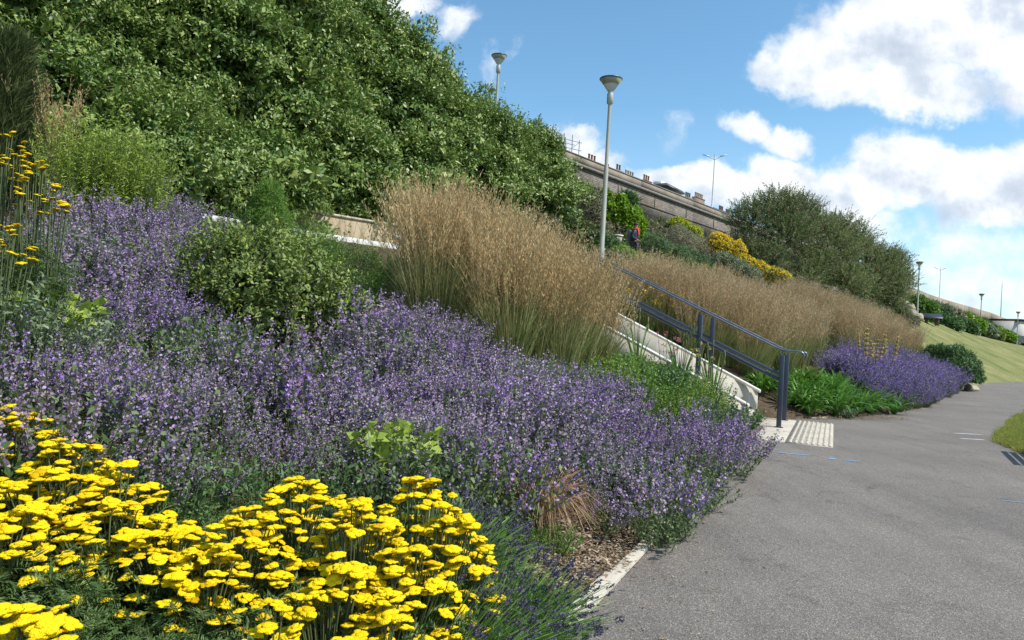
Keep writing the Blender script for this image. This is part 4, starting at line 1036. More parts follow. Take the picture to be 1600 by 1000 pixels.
# --- left: yellow-green perennials, conifer, small tan grass
hy = [herb(601+i, 110, 1.25, .5, (m_herby, m_stem), L=.085, W=.013, nl=22, splay=.22) for i in range(3)]
for i, (px, Y, s, lab) in enumerate([(120, 8.3, 1.0, 'tall upright yellow-green perennial, leftmost of the three below the thicket'), (165, 8.6, 1.12, 'tall upright yellow-green perennial, middle and highest of the three below the thicket'), (215, 8.9, .92, 'tall upright yellow-green perennial, rightmost of the three below the thicket')]):
    hput('tall_perennial', px, 335, Y, hy[i], lab, 'perennial', 'yellow-green perennials below the thicket', s)
g = ground_at(70, 300, 9.0); put(reeds[2], 'reed_grass', g, 'lone pale tan grass clump between the sloping yarrow and the yellow-green perennials', 'grass clump', None, .95)
g = ground_at(2, 150, 8.6)
def conifer(pos, label, H, Rr, seed):
    r = np.random.default_rng(seed); root = thing('conifer', pos, label, 'conifer')
    mb = MB(); n = 5200; h = r.random(n)**.8; th = r.random(n)*6.283; q = Rr*(1.05-h*.75)*np.sqrt(r.random(n))**.6
    P = np.c_[np.cos(th)*q, np.sin(th)*q, h*H]; ax = unit(np.c_[np.cos(th)*.5, np.sin(th)*.5, 0*th+1.1]+r.normal(scale=.2, size=(n, 3)))
    tn = r.random(n)
    for k in range(6): leaves(mb, P+ax*.05*k, unit(ax+rdir(n, 0, r)*.5), rdir(n, 0, r), r.uniform(.09, .2, n), .012, 0, tn)
    mb.build('foliage', m_conif, root); mb = MB(); tube(mb, [(0, 0, -.1), (.02, 0, H*.5), (0, 0, H*.9)], [.08, .05, .01], 8); mb.build('trunk', m_bark, root)
conifer(g, 'soft dark olive conifer at the far left edge in front of the thicket', 1.75, .42, 5)
# grey-green weeds on the left between yarrow and catmint
hg = [herb(621+i, 60, .8, .45, (m_grey, m_stem), L=.07, W=.02, nl=12, splay=.55) for i in range(2)]
for px, py, Y, s, lab in [(35, 330, 4.9, .75, 'grey-green leafy weed clump under the sloping yarrow at the left edge'), (80, 300, 5.6, .85, 'grey-green leafy weed clump just right of the sloping yarrow'), (130, 340, 6.4, .7, 'grey-green leafy weed clump in front of the yellow-green perennials')]:
    hput('weed_clump', px, py, Y, random.choice(hg), lab, 'weeds', 'grey-green weeds on the left', s)
hsh = herb(671, 16, .95, .3, (m_olive, m_twig), L=.05, W=.02, nl=16, splay=.45, f0=.3)
for x_, y_, s_, lab in [(20, 3.85, .8, 'tall grey-green weeds hiding the stems of the sloping yarrow, leftmost'), (62, 3.95, .72, 'tall grey-green weeds hiding the stems of the sloping yarrow, middle'), (100, 4.05, .62, 'tall grey-green weeds hiding the stems of the sloping yarrow, rightmost')]:
    hput('weed_clump', x_, 330, y_, hg[0], lab, 'weeds', 'grey-green weeds on the left', s_)
# brown-green rounded shrub in the middle of the bed
sx, sy = -2.3, 6.45
shrub('berberis_shrub', (sx, sy, gz(sx, sy)), [((0, 0, .42), (.48, .45, .46)), ((.36, .12, .40), (.36, .36, .40)), ((-.38, .1, .38), (.36, .36, .38)), ((.1, .3, .62), (.4, .4, .36)), ((.62, .25, .30), (.28, .3, .30))],
      'rounded olive and bronze-leaved shrub in the middle of the near catmint bed', 'shrub', [m_olive, m_herby], dens=520, L=.045, W=.022, m=6, seed=1, cl=.10, twig=m_twig, mat2=1, f2=.15, lump=.30)
for dx, dy in ((-.4, -.15), (0, -.2), (.35, -.1), (.1, .3), (-.2, .2), (.55, .15), (-.6, .1)):
    put(hsh, 'shoot_clump', (sx+dx, sy+dy, gz(sx+dx, sy+dy)), 'loose leafy shoots breaking out of the rounded shrub mid-bed', 'shoots', 'shoots of the rounded shrub', random.uniform(.85, 1.1))
sx, sy = -3.72, 11.0
shrub('dwarf_conifer', (sx, sy, gz(sx, sy)), [((0, 0, .35), (.32, .3, .45)), ((0, 0, .65), (.2, .2, .38))], 'small bushy bright green shrub standing against the low buff wall', 'shrub', [m_herb], dens=1400, L=.05, W=.006, m=7, seed=2, cl=.06, up=1.2)
hm = [herb(631+i, 60, .6, .5, (m_dgreen, m_stem), L=.06, W=.018, nl=10, splay=.6) for i in range(2)]+[herb(641, 50, .65, .5, (m_herb, m_stem), L=.08, W=.012, nl=10, splay=.5), herb(642, 45, .55, .45, (m_olive, m_twig), L=.045, W=.014, nl=9, splay=.7)]
MIXED = [(-1.75,7.4),(-1.35,8.7),(-1.75,9.3),(-2.0,11.8),(-2.6,13.0),(-3.6,12.3),(-4.6,11.6),(-3.6,9.4),(-3.0,7.6),(-2.4,7.1)]
grp_l = ['dark green leafy clump between the rounded shrub and the near reed grasses', 'dark green leafy clump between the rounded shrub and the near reed grasses', 'bright narrow-leaved clump between the rounded shrub and the near reed grasses', 'bronze twiggy clump between the rounded shrub and the near reed grasses']
for x, y in fill(MIXED, .52):
    k = random.randrange(4); put(hm[k], 'leafy_clump', (x, y, gz(x, y)), grp_l[k], 'perennial', 'mixed clumps behind the rounded shrub', random.uniform(.55, .85))
# scattered green patches in the catmint
big = herb(650, 22, .26, .3, (m_herby, m_stem), L=.085, W=.055, nl=6, splay=.9)
for x, y, s, lab in [(-.62, 3.9, 1.0, 'broad pale green leaves showing in the catmint behind the yarrow'), (-2.75, 4.3, 1.2, 'broad bright green leaves at the left edge among the catmint')]:
    put(big, 'broadleaf_weed', (x, y, gz(x, y)+.2), lab, 'weed', None, s)
gt = herb(651, 44, .42, .3, (m_dgreen, m_stem), L=.06, W=.014, nl=9, splay=.6)
for x, y, lab in [(-.95, 3.35, 'fresh green tuft between the yarrow and the catmint'), (-1.35, 3.1, 'leafy green tuft left of the sparse upper yarrow heads'), (-2.2, 5.4, 'green leafy patch breaking through the catmint below the rounded shrub'), (.75, 5.2, 'small green tuft in the catmint close to the dead tussock'), (-2.9, 5.9, 'green leafy patch at the left of the rounded shrub')]:
    put(gt, 'weed_tuft', (x, y, gz(x, y)), lab, 'weed', 'green tufts in the catmint', random.uniform(.8, 1.1))
# dead brown tussock
def tussock(seed, n=800, L0=.42):
    r = np.random.default_rng(seed); mb = MB(); th = r.random(n)*6.283; out = np.c_[np.cos(th), np.sin(th), 0*th]; L = L0*r.uniform(.5, 1.1, n)
    o = out*.07*r.random((n, 1)); sp_ = r.uniform(.5, 1.0, n)
    Q = np.stack([o+out*(L*sp_*f)[:, None]+np.c_[0*th+.05*f, -0.08*f+0*th, np.maximum(L*(1.5*f-1.75*f*f*sp_), .01-.35*f*(out[:, 0] > .3))] for f in (0, .25, .5, .75, 1.0)], 1)
    ribbons(mb, Q, np.array([.0038, .0038, .0035, .003, .0015]), 0, r.random(n)); return mb.mesh('dead_tussock', [m_dead])
put(tussock(71), 'dead_tussock', (.24, 4.45, gz(.24, 4.45)+.08), 'dead reddish-brown grass tussock slumped over the catmint by the kerb', 'dead grass', s=1.2)
tf = herb(652, 90, .16, .25, (m_herb, m_stem), L=.05, W=.004, nl=5, splay=.8); put(tf, 'grass_tuft', (.28, 4.2, gz(.28, 4.2)), 'little fine green tuft just in front of the dead brown tussock', 'grass tuft')

gs = herb(653, 12, .75, .25, (m_olive, m_stem), L=.03, W=.006, nl=5, splay=.5, f0=.4, stemw=.003)
for px, py, Y, lab in [(372, 380, 11.6, 'wispy dry stalks in front of the low buff wall, leftmost'), (455, 385, 12.6, 'wispy dry stalks before the low buff wall, just right of the dwarf conifer'), (500, 390, 13.2, 'wispy dry stalks in front of the low buff wall, near its middle'), (545, 395, 13.8, 'wispy dry stalks in front of the low buff wall, right of the middle'), (585, 400, 14.3, 'wispy dry stalks in front of the low buff wall beside the reed grasses')]:
    hput('dry_stalks', px, py, Y, gs, lab, 'stalks', 'wispy stalks before the low wall', 1.1)
# --- between catmint and steps: weedy greens, iris pods, valerian, bushy plant at the foot
STEPZ = [(1.5,8.2),(2.3,8.9),(2.8,9.9),(3.15,10.9),(3.4,11.7),(2.5,12.6),(1.9,12.2),(1.5,10.6),(1.1,9.4)]
gw = [herb(661, 55, .72, .5, (m_herb, m_stem), L=.065, W=.022, nl=11, splay=.5), herb(662, 55, .6, .45, (m_dgreen, m_stem), L=.055, W=.024, nl=11, splay=.6), herb(663, 45, .78, .4, (m_herby, m_stem), L=.06, W=.014, nl=11, splay=.4)]
gl = ['fresh green leafy plant in front of the near side wall of the steps', 'dark green leafy plant in front of the near side wall of the steps', 'yellow-green leafy plant in front of the near side wall of the steps']
for x, y in fill(STEPZ, .42):
    k = random.randrange(3); put(gw[k], 'leafy_plant', (x, y, gz(x, y)), gl[k], 'perennial', 'leafy plants beside the steps', random.uniform(.75, 1.0)*(1-.35*max(0, min(1, (y-10.6)/1.5))))
bp = herb(664, 46, .52, .45, (m_dgreen, m_stem), L=.085, W=.035, nl=8, splay=1.0)
for x, y, lab in [(3.42, 11.1, 'bushy dark green plant at the foot of the steps, nearer the stair wall'), (3.2, 10.45, 'bushy dark green plant leaning over the path edge, by the longer blue mark'), (2.95, 10.0, 'bushy dark green plant farthest from the stair foot, beside the lavender')]:
    put(bp, 'bushy_plant', (x, y, gz(x, y)), lab, 'perennial', 'bushy plants at the foot of the steps', .8)
def iris(seed):
    r = np.random.default_rng(seed); mb = MB(); n = 16; th = r.random(n)*6.283; out = np.c_[np.cos(th), np.sin(th), 0*th]
    H = r.uniform(.6, .95, n); Q = np.stack([out*.05+out*(H*.28*f*f)[:, None]+np.c_[0*th, 0*th, H*f] for f in (0, .4, .75, 1.)], 1)
    ribbons(mb, Q, np.array([.022, .026, .018, .002]), 0, r.random(n))
    for i in range(5):
        a = r.random()*6.28; h = r.uniform(.8, 1.05); e = np.array([math.cos(a)*.16, math.sin(a)*.16, h]); tube(mb, [(0, 0, 0), e*.6, e], .006, 5, 1)
        for q in range(2): c = e-np.array([0, 0, .12*q]); tube(mb, [c, c+np.array([.01, 0, .03]), c+np.array([.015, 0, .07]), c+np.array([.018, 0, .09])], [.006, .014, .012, .003], 6, 1)
    return mb.mesh('iris', [m_strap, m_stem])
ir = [iris(i) for i in (81, 82)]
for x, y, lab in [(2.1, 12.2, 'sword-leaved iris with seed pods, highest up beside the steps'), (2.75, 11.9, 'sword-leaved iris with seed pods beside the pink valerian'), (3.2, 11.6, 'sword-leaved iris with seed pods nearest the foot of the side wall')]:
    put(random.choice(ir), 'iris', (x, y, gz(x, y)), lab, 'iris', 'irises beside the steps')
va = herb(665, 12, .85, .22, (m_grey, m_stem), L=.05, W=.02, nl=6, splay=.35, flowers=m_pink, fsz=.02, fcount=16)
put(va, 'valerian', (2.62, 12.1, gz(2.62, 12.1)), 'pink flowering valerian in front of the near side wall of the steps', 'flower', s=1.0)
va = herb(666, 7, .95, .2, (m_herb, m_stem), L=.05, W=.02, nl=6, splay=.3, flowers=m_cream, fsz=.022, fcount=18)
put(va, 'yellow_bloom', (2.98, 12.0, gz(2.98, 12.0)), 'pale yellow bloom on a tall stem beside the pink valerian', 'flower', s=1.0)

# --- agapanthus-like strap leaves right of the landing
def straps(seed, n=46, L0=.62):
    r = np.random.default_rng(seed); mb = MB(); th = r.random(n)*6.283; out = np.c_[np.cos(th), np.sin(th), 0*th]; L = L0*r.uniform(.6, 1.1, n); k = r.uniform(.3, 1.0, n)
    fs = (0, .25, .5, .75, .92, 1.0)
    Q = np.stack([out*.03+out*(L*(.55*f+.35*k*f*f))[:, None]+np.c_[0*th, 0*th, L*(1.15*f-.95*k*f*f)] for f in fs], 1)
    ribbons(mb, Q, np.array([.022, .032, .036, .032, .018, .002]), 0, r.random(n), side=np.c_[0*th, 0*th, 0*th+1]+rdir(n, 0, r)*.25); return mb.mesh('agapanthus', [m_strap])
sg_ = [straps(91+i) for i in range(4)]
AG = [(5.15,14.45),(6.3,14.85),(7.6,15.75),(8.9,16.9),(8.5,18.0),(7.0,17.1),(5.0,15.5)]
for x, y in fill(AG, .40):
    put(random.choice(sg_), 'agapanthus', (x, y, gz(x, y)), 'strap-leaved agapanthus clump in the glossy green row between the landing and the far catmint', 'agapanthus', 'agapanthus clumps beside the landing', random.uniform(.85, 1.15))
gp = herb(667, 60, .3, .3, (m_grey, m_stem), L=.05, W=.02, nl=6, splay=.9); put(gp, 'grey_herb', (6.9, 15.15, gz(6.9, 15.15)), 'low blue-grey herb at the edge of the path below the strap leaves', 'perennial', s=.9)
# phlomis spikes with whorled cream flowers
def phlomis(seed):
    r = np.random.default_rng(seed); mb = MB()
    for i in range(4):
        a = r.random()*6.28; e = np.array([math.cos(a)*.22, math.sin(a)*.22, r.uniform(1.0, 1.4)]); tube(mb, [(0, 0, 0), e*.5, e], .008, 5, 1)
        for q in range(6):
            c = e*(1-.085*q); n = 26; d = rdir(n, .1, r); d[:, 2] *= .4
            leaves(mb, c+d*.012, unit(d), rdir(n, .5, r), .055*(.7+.07*q), .028, 0, r.random(n), fold=.2)
    n = 30; d = rdir(n, .4, r); leaves(mb, d*[.1, .1, .05]+[0, 0, .1], d, rdir(n, 1.5, r), .2, .09, 2, r.random(n)); return mb.mesh('phlomis', [m_cream, m_stem, m_grey])
ph = [phlomis(i) for i in (95, 96)]
for x, y in [(9.3, 19.4), (9.75, 19.8), (10.3, 20.6), (10.75, 21.0), (10.1, 21.3), (11.5, 22.5)]:
    put(random.choice(ph), 'phlomis', (x, y, gz(x, y)+.05), 'tall stem of whorled cream flowers rising out of the far catmint', 'phlomis', 'whorled cream phlomis in the far catmint', random.uniform(.9, 1.1))
# green bush and rock ending the bed
shrub('green_bush', (18.9, 31.6, gz(18.9, 31.6)), [((0, 0, .75), (.9, .85, .85)), ((.55, .3, .55), (.6, .6, .6)), ((-.4, .5, 1.0), (.6, .6, .6)), ((.5, -.4, .4), (.5, .5, .45))], 'rounded fresh green bush closing the bed where the lawn begins', 'bush', [m_dgreen], dens=420, L=.075, W=.035, m=5, seed=4)
def rock(name, pos, s, label, seed, grp=None):
    r = np.random.default_rng(seed); mb = MB(); sg = 14; rg = 8; V = []
    for i in range(rg+1):
        ph_ = math.pi*i/rg
        for j in range(sg):
            t_ = 2*math.pi*j/sg; d = np.array([math.sin(ph_)*math.cos(t_), math.sin(ph_)*math.sin(t_), math.cos(ph_)])
            k = 1+.22*math.sin(d[0]*4+seed)+.18*math.cos(d[1]*5+seed*2)+.12*math.sin(d[2]*7+seed)+r.uniform(-.04, .04); V.append(d*k*np.array(s))
    Fc = [[i*sg+j, i*sg+(j+1) % sg, (i+1)*sg+(j+1) % sg, (i+1)*sg+j] for i in range(rg) for j in range(sg)]
    mb.add(V, Fc); o = mb.build(name, m_rock, loc=pos); return tag(o, label, 'rock', grp)
m_rock = plain('pale_rock', (.26, .22, .17), (.42, .37, .30), rough=.9, scale=3, bump=.6, bscale=8, spec=.1)
rock('rock', (19.9, 31.9, gz(19.9, 31.9)+.08), (.3, .25, .18), 'small pale rock at the foot of the rounded bush by the lawn', 3)
for px, py, Y, s, lab in [(1410, 474, 62, (.6, .5, .4), 'upper pale rock of the tumbled group left of the lamp by the tamarisk'), (1421, 488, 60, (.55, .5, .5), 'pale rock in the middle of the tumbled group left of the middle lamp'), (1430, 496, 59, (.5, .45, .4), 'lowest pale rock of the tumbled group left of the middle lamp')]:
    p = at(px, py, Y); rock('rock', (p.x, p.y, max(p.z, gz(p.x, p.y)+.2)), s, lab, px, 'pale rocks on the far bank')
# ------------------------------------------------------------------ tamarisk trees
def tamarisk(pos, blobs, label, seed, grp):
    r = np.random.default_rng(seed); root = thing('tamarisk_tree', pos, label, 'tree', grp); mb = MB()
    for c, rd in blobs:
        c = np.array(c); rd = np.array(rd); n = int(310*rd[0]*rd[1])
        d = rdir(n, .25, r); P = c+d*rd*(r.random((n, 1))**.45)*(1+.22*(np.sin(d[:, :1]*7+c[0])*np.cos(d[:, 2:]*6+c[2])))
        ax = unit(d*.7+np.array([0, 0, .65])+rdir(n, 0, r)*.45); L = r.uniform(.4, 1.15, n); tn = r.random(n); isf = r.random(n) < .30
        for k in range(11):
            f = k/10; b = P+ax*(L*f)[:, None]+np.array([0, 0, -.2])*(L*f*f)[:, None]
            for q in range(2):
                D = unit(ax*.8+rdir(n, 0, r)*.8); l = .17*(1.1-.6*f)*r.uniform(.7, 1.2, n)
                leaves(mb, b[~isf], D[~isf], rdir(n, .3, r)[~isf], l[~isf], .040, 0, tn[~isf]*.6+.4*r.random((~isf).sum())); 
                leaves(mb, b[isf], D[isf], rdir(n, .3, r)[isf], l[isf]*.8, .046, 1 if q else 0, tn[isf])
    mb.build('crown', [m_tam, m_tamfl], root)
    mb = MB(); C0 = np.mean([b[0] for b in blobs], axis=0)
    fork = np.array([C0[0]*.15, 0, .7]); tube(mb, [(0, 0, -.3), (.05, 0, .3), fork], [.22, .18, .15], 8); 
    mb.build('trunk', m_bark, root)
    mb = MB()
    for c, rd in blobs:
        e = np.array(c); mid = fork*.5+e*.5+r.normal(scale=.25, size=3); tube(mb, [fork, fork*.7+mid*.3+[0, 0, .1], mid, mid*.4+e*.6, e], [.12, .10, .08, .06, .03], 6)
        for k in range(7):
            t_ = e+rdir(1, .3, r)[0]*np.array(rd)*.9; tube(mb, [e*.8+mid*.2, (e+t_)/2+r.normal(scale=.12, size=3), t_], [.045, .03, .012], 5)
    mb.build('limb', m_bark, root)
for i, (px, py, Y, bl, lab) in enumerate([
    (1195, 425, 46, [(1160, 385, 46, 1.4), (1175, 335, 46.5, 1.5), (1215, 318, 47, 1.5), (1235, 360, 46, 1.6), (1200, 400, 45, 1.4), (1250, 322, 47.5, 1.3)], 'feathery olive tamarisk at the left of the group, overhanging the yellow blossom'),
    (1285, 455, 48, [(1275, 350, 48, 1.5), (1300, 385, 48, 1.7), (1270, 410, 47, 1.6), (1320, 430, 47, 1.5), (1310, 345, 49, 1.0), (1335, 365, 49, 1.3), (1250, 430, 46, 1.4)], 'feathery olive tamarisk in the middle of the group behind the reed grasses'),
    (1365, 470, 52, [(1350, 395, 52, 1.5), (1385, 400, 52, 1.3), (1375, 430, 51, 1.6), (1340, 445, 50, 1.6), (1405, 430, 52, 1.1), (1405, 402, 53, .75), (1392, 455, 51, 1.2)], 'feathery olive tamarisk at the right end, its sprays reaching towards the middle lamp')]):
    g = ground_at(px, py, Y); tamarisk(g, [((lambda q: (q.x-g[0], q.y-g[1], q.z-g[2]))(at(a, b+12, c)), (r_*.95, r_*.9, r_*.8)) for a, b, c, r_ in bl], lab, 700+i, 'tamarisks on the bank')

# ------------------------------------------------------------------ bank shrubs around the person
def bush_at(name, px, pyc, Y, wpx, hpx, label, cat, mats, seed, dens=220, L=.07, W=.035, m=5, n=4, group=None, slope=True, **kw):
    """bush whose lumps fill a w x h patch; it stands on the bank below its centre"""
    s = Y/1155; c = at(px, pyc, Y); z0 = gz(c.x, c.y); r = np.random.default_rng(seed); hw, hh = wpx*s/2, hpx*s/2
    zc = c.z-z0; bl = []
    for i in range(n):
        fx = (i+.5)/n*2-1; rr = hw/n*1.9
        sl_ = -.32*fx*hw if slope else 0
        bl.append(((fx*hw*.70, r.uniform(-.2, .2)*hw, zc+sl_+r.uniform(-.12, .12)*hh), (rr*.85, rr*.85, hh*.85)))
        if zc-hh > .25: bl.append(((fx*hw*.6, .1*hw, (zc-hh)*.5), (rr*.8, rr*.8, (zc-hh)*.7)))
    return shrub(name, (c.x, c.y, z0), bl, label, cat, mats, dens=dens, L=L, W=W, m=m, seed=seed, group=group, **kw)
bush_at('ivy_shrub', 968, 345, 34, 90, 72, 'bright lime-green ivy mass below the brick wall behind the person', 'shrub', [m_ever_y], 11, dens=200, L=.12, W=.09, n=5, m=6)
bush_at('ivy_shrub', 915, 310, 37, 60, 30, 'lime-green ivy crest between the thicket and the brick wall', 'shrub', [m_ever_y], 12, dens=160, L=.12, W=.09, n=3, m=6)
bush_at('twiggy_shrub', 912, 335, 32, 60, 90, 'grey twiggy shrub between the thicket and the tall lamp column', 'shrub', [m_brush, m_dgreen], 13, dens=200, L=.07, W=.03, n=3, mat2=1, f2=.25)
bush_at('dark_shrub', 955, 392, 27, 60, 46, 'dark green shrub beside the foot of the tall lamp column', 'shrub', [m_dgreen, m_yfl], 14, dens=240, mat2=1, f2=.02)
bush_at('palm_tuft', 981, 314, 44, 20, 16, 'spiky green tuft standing against the brick wall', 'shrub', [m_dgreen], 15, dens=200, L=.35, W=.04, n=2, up=1.0)
bush_at('pine_shrub', 1040, 400, 27, 85, 50, 'soft dark blue-green shrub in front of the person', 'shrub', [m_dgreen, m_grey], 16, dens=320, L=.09, W=.012, n=5, m=8, mat2=1, f2=.3)
bush_at('pine_shrub', 1085, 412, 27.5, 60, 36, 'lower dark blue-green shrub to the right of the one in front of the person', 'shrub', [m_dgreen, m_grey], 17, dens=320, L=.09, W=.012, n=4, m=8, mat2=1, f2=.3)
bush_at('grey_shrub', 1080, 385, 36, 80, 45, 'dry grey twiggy shrub left of the yellow blossom', 'shrub', [m_brush, m_grey], 18, dens=260, L=.07, W=.02, n=4, mat2=1, f2=.3)
bush_at('senecio', 1070, 358, 42, 50, 22, 'small green shrub with yellow flowers under the brick wall', 'flowering shrub', [m_ever_y, m_yfl], 19, dens=220, L=.09, W=.04, n=3, mat2=1, f2=.35)
bush_at('senecio', 1135, 392, 36, 60, 42, 'bright yellow flowering shrub at the upper left of the yellow band below the tamarisk', 'flowering shrub', [m_grey, m_yfl], 20, dens=300, L=.07, W=.05, n=4, mat2=1, f2=.85, group='yellow blossom on the bank')
bush_at('senecio', 1180, 420, 34, 60, 26, 'bright yellow flowering shrub in the middle of the yellow band', 'flowering shrub', [m_grey, m_yfl], 21, dens=300, L=.07, W=.05, n=4, mat2=1, f2=.8, group='yellow blossom on the bank')
bush_at('senecio', 1215, 430, 33, 36, 16, 'bright yellow flowering shrub at the lower right end of the yellow band', 'flowering shrub', [m_grey, m_yfl], 22, dens=300, L=.07, W=.05, n=3, mat2=1, f2=.8, group='yellow blossom on the bank')
bush_at('grey_shrub', 1150, 420, 31, 80, 30, 'grey-green shrub under the yellow band, just behind the reed grasses', 'shrub', [m_grey, m_brush], 23, dens=260, L=.07, W=.03, n=4, mat2=1, f2=.3)
bush_at('low_shrub', 985, 405, 24, 60, 26, 'low green shrub with a few yellow blooms behind the handrail', 'shrub', [m_herb, m_yfl], 24, dens=300, L=.06, W=.03, n=3, mat2=1, f2=.05)
bush_at('low_shrub', 1085, 425, 24, 60, 22, 'low olive shrub just above the reed grasses beyond the steps', 'shrub', [m_olive], 25, dens=300, L=.06, W=.03, n=3)
bush_at('dark_shrub', 870, 365, 27, 90, 40, 'dark green shrub behind the top of the near reed grasses', 'shrub', [m_dgreen], 26, dens=240, n=4)
hf = herb(681, 12, 1.1, .3, (m_herb, m_stem), L=.06, W=.02, nl=8, splay=.4, flowers=m_yfl, fsz=.035, fcount=10)
for x, y, lab in [(3.55, 16.6, 'yellow-flowered stalk at the handrail in front of the reed grasses'), (2.95, 16.2, 'yellow-flowered stalk higher up behind the handrail'), (4.5, 23.0, 'yellow-flowered stalk just below the person'), (6.2, 24.5, 'yellow-flowered stalk in the blue-green shrub right of the person')]:
    put(hf, 'yellow_stalk', (x, y, gz(x, y)), lab, 'flower', 'yellow-flowered stalks')
# far bushes above the lawn
FB = [(1443, 480, 66, 34, 20, m_herb, .0, 'rounded mid-green bush just right of the lamp by the rocks'), (1466, 488, 74, 40, 16, m_grey, 0, 'grey-green bush behind the dark information panel'), (1478, 506, 72, 34, 16, m_dgreen, 0, 'blue-green bush right of the dark information panel'),
      (1488, 492, 84, 28, 14, m_brush, 0, 'brownish twiggy bush below the far deck'), (1503, 512, 80, 36, 20, m_dgreen, 0, 'dark green bush left of the bright yellow-green one'), (1515, 507, 86, 36, 24, m_ever_y, 0, 'brightest yellow-green bush on the far bank, left of the fourth lamp'),
      (1540, 516, 92, 26, 18, m_grey, 0, 'grey-green bush right of the fourth lamp'), (1552, 522, 96, 26, 14, m_olive, 0, 'small bronze bush between the two yellow-green bushes'), (1567, 525, 100, 30, 14, m_ever_y, 0, 'smaller yellow-green bush left of the farthest lamp'), (1583, 531, 112, 22, 14, m_dgreen, 0, 'dark bush beside the farthest lamp'), (1418, 484, 67, 36, 18, m_olive, 0, 'olive bush behind the pale rocks'), (1530, 506, 100, 40, 12, m_dgreen, 0, 'dark green bush under the shaded recess of the deck')]
for i, (px, py, Y, wp, hp, mt, f2, lab) in enumerate(FB):
    bush_at('bush', px, py, Y, wp*1.15, hp*1.1, lab, 'bush', [mt], 40+i, dens=55, L=.26, W=.16, n=3, m=5, limb=False, group='bushes above the far lawn', cl=.25)
# ground cover on the bank
m_cover = [leafmat('bank_cover_a', G1((.05, .08, .025), (.10, .13, .045), (.17, .18, .08))), leafmat('bank_cover_b', G1((.10, .11, .05), (.17, .16, .09), (.24, .21, .14)))]
cov = []
for i in range(4):
    r = np.random.default_rng(800+i); mb = MB(); crown(mb, [((0, 0, .18), (.5, .5, .35))], 120, .1, .05, 5, r, cl=.12); cov.append(proto(mb, 'bank_cover', m_cover[i % 2]))
pts = []; rt = []; sc_ = []; ids = []
BANK = [(-1, 26.5), (2.2, 25.5), (4.3, 31), (12.5, 42), (24, 55), (33, 66), (53, 90), (70, 110), (95, 140), (110, 170), (70, 135), (20, 75), (-2, 48)]
for x, y in fill(BANK, 1.15):
    pts.append((x, y, gz(x, y)-.05)); rt.append((0, 0, random.uniform(0, 6.28))); sc_.append(random.uniform(.8, 1.7)*(1+y/180)); ids.append(random.randrange(4))
for x, y in fill([(12,33),(15,35.5),(21,43),(30,55),(29,57),(20,47),(12,38)], 1.0):
    pts.append((x, y, gz(x, y)-.05)); rt.append((0, 0, random.uniform(0, 6.28))); sc_.append(random.uniform(.9, 1.6)); ids.append(random.randrange(4))
BED2 = [(2.6, 17.6), (6.5, 22), (9.5, 27), (16, 35.5), (21.5, 36), (15.5, 40.5), (6.5, 28), (2.6, 22.5), (1.0, 18.6)]
for x, y in fill(BED2, .8):
    pts.append((x, y, gz(x, y)-.05)); rt.append((0, 0, random.uniform(0, 6.28))); sc_.append(random.uniform(.7, 1.2)); ids.append(random.randrange(4))
scatter('ground_cover', cov, pts, rt, sc_, ids, label='low mixed green and brown ground cover on the bank below the brick wall', cat='ground cover')

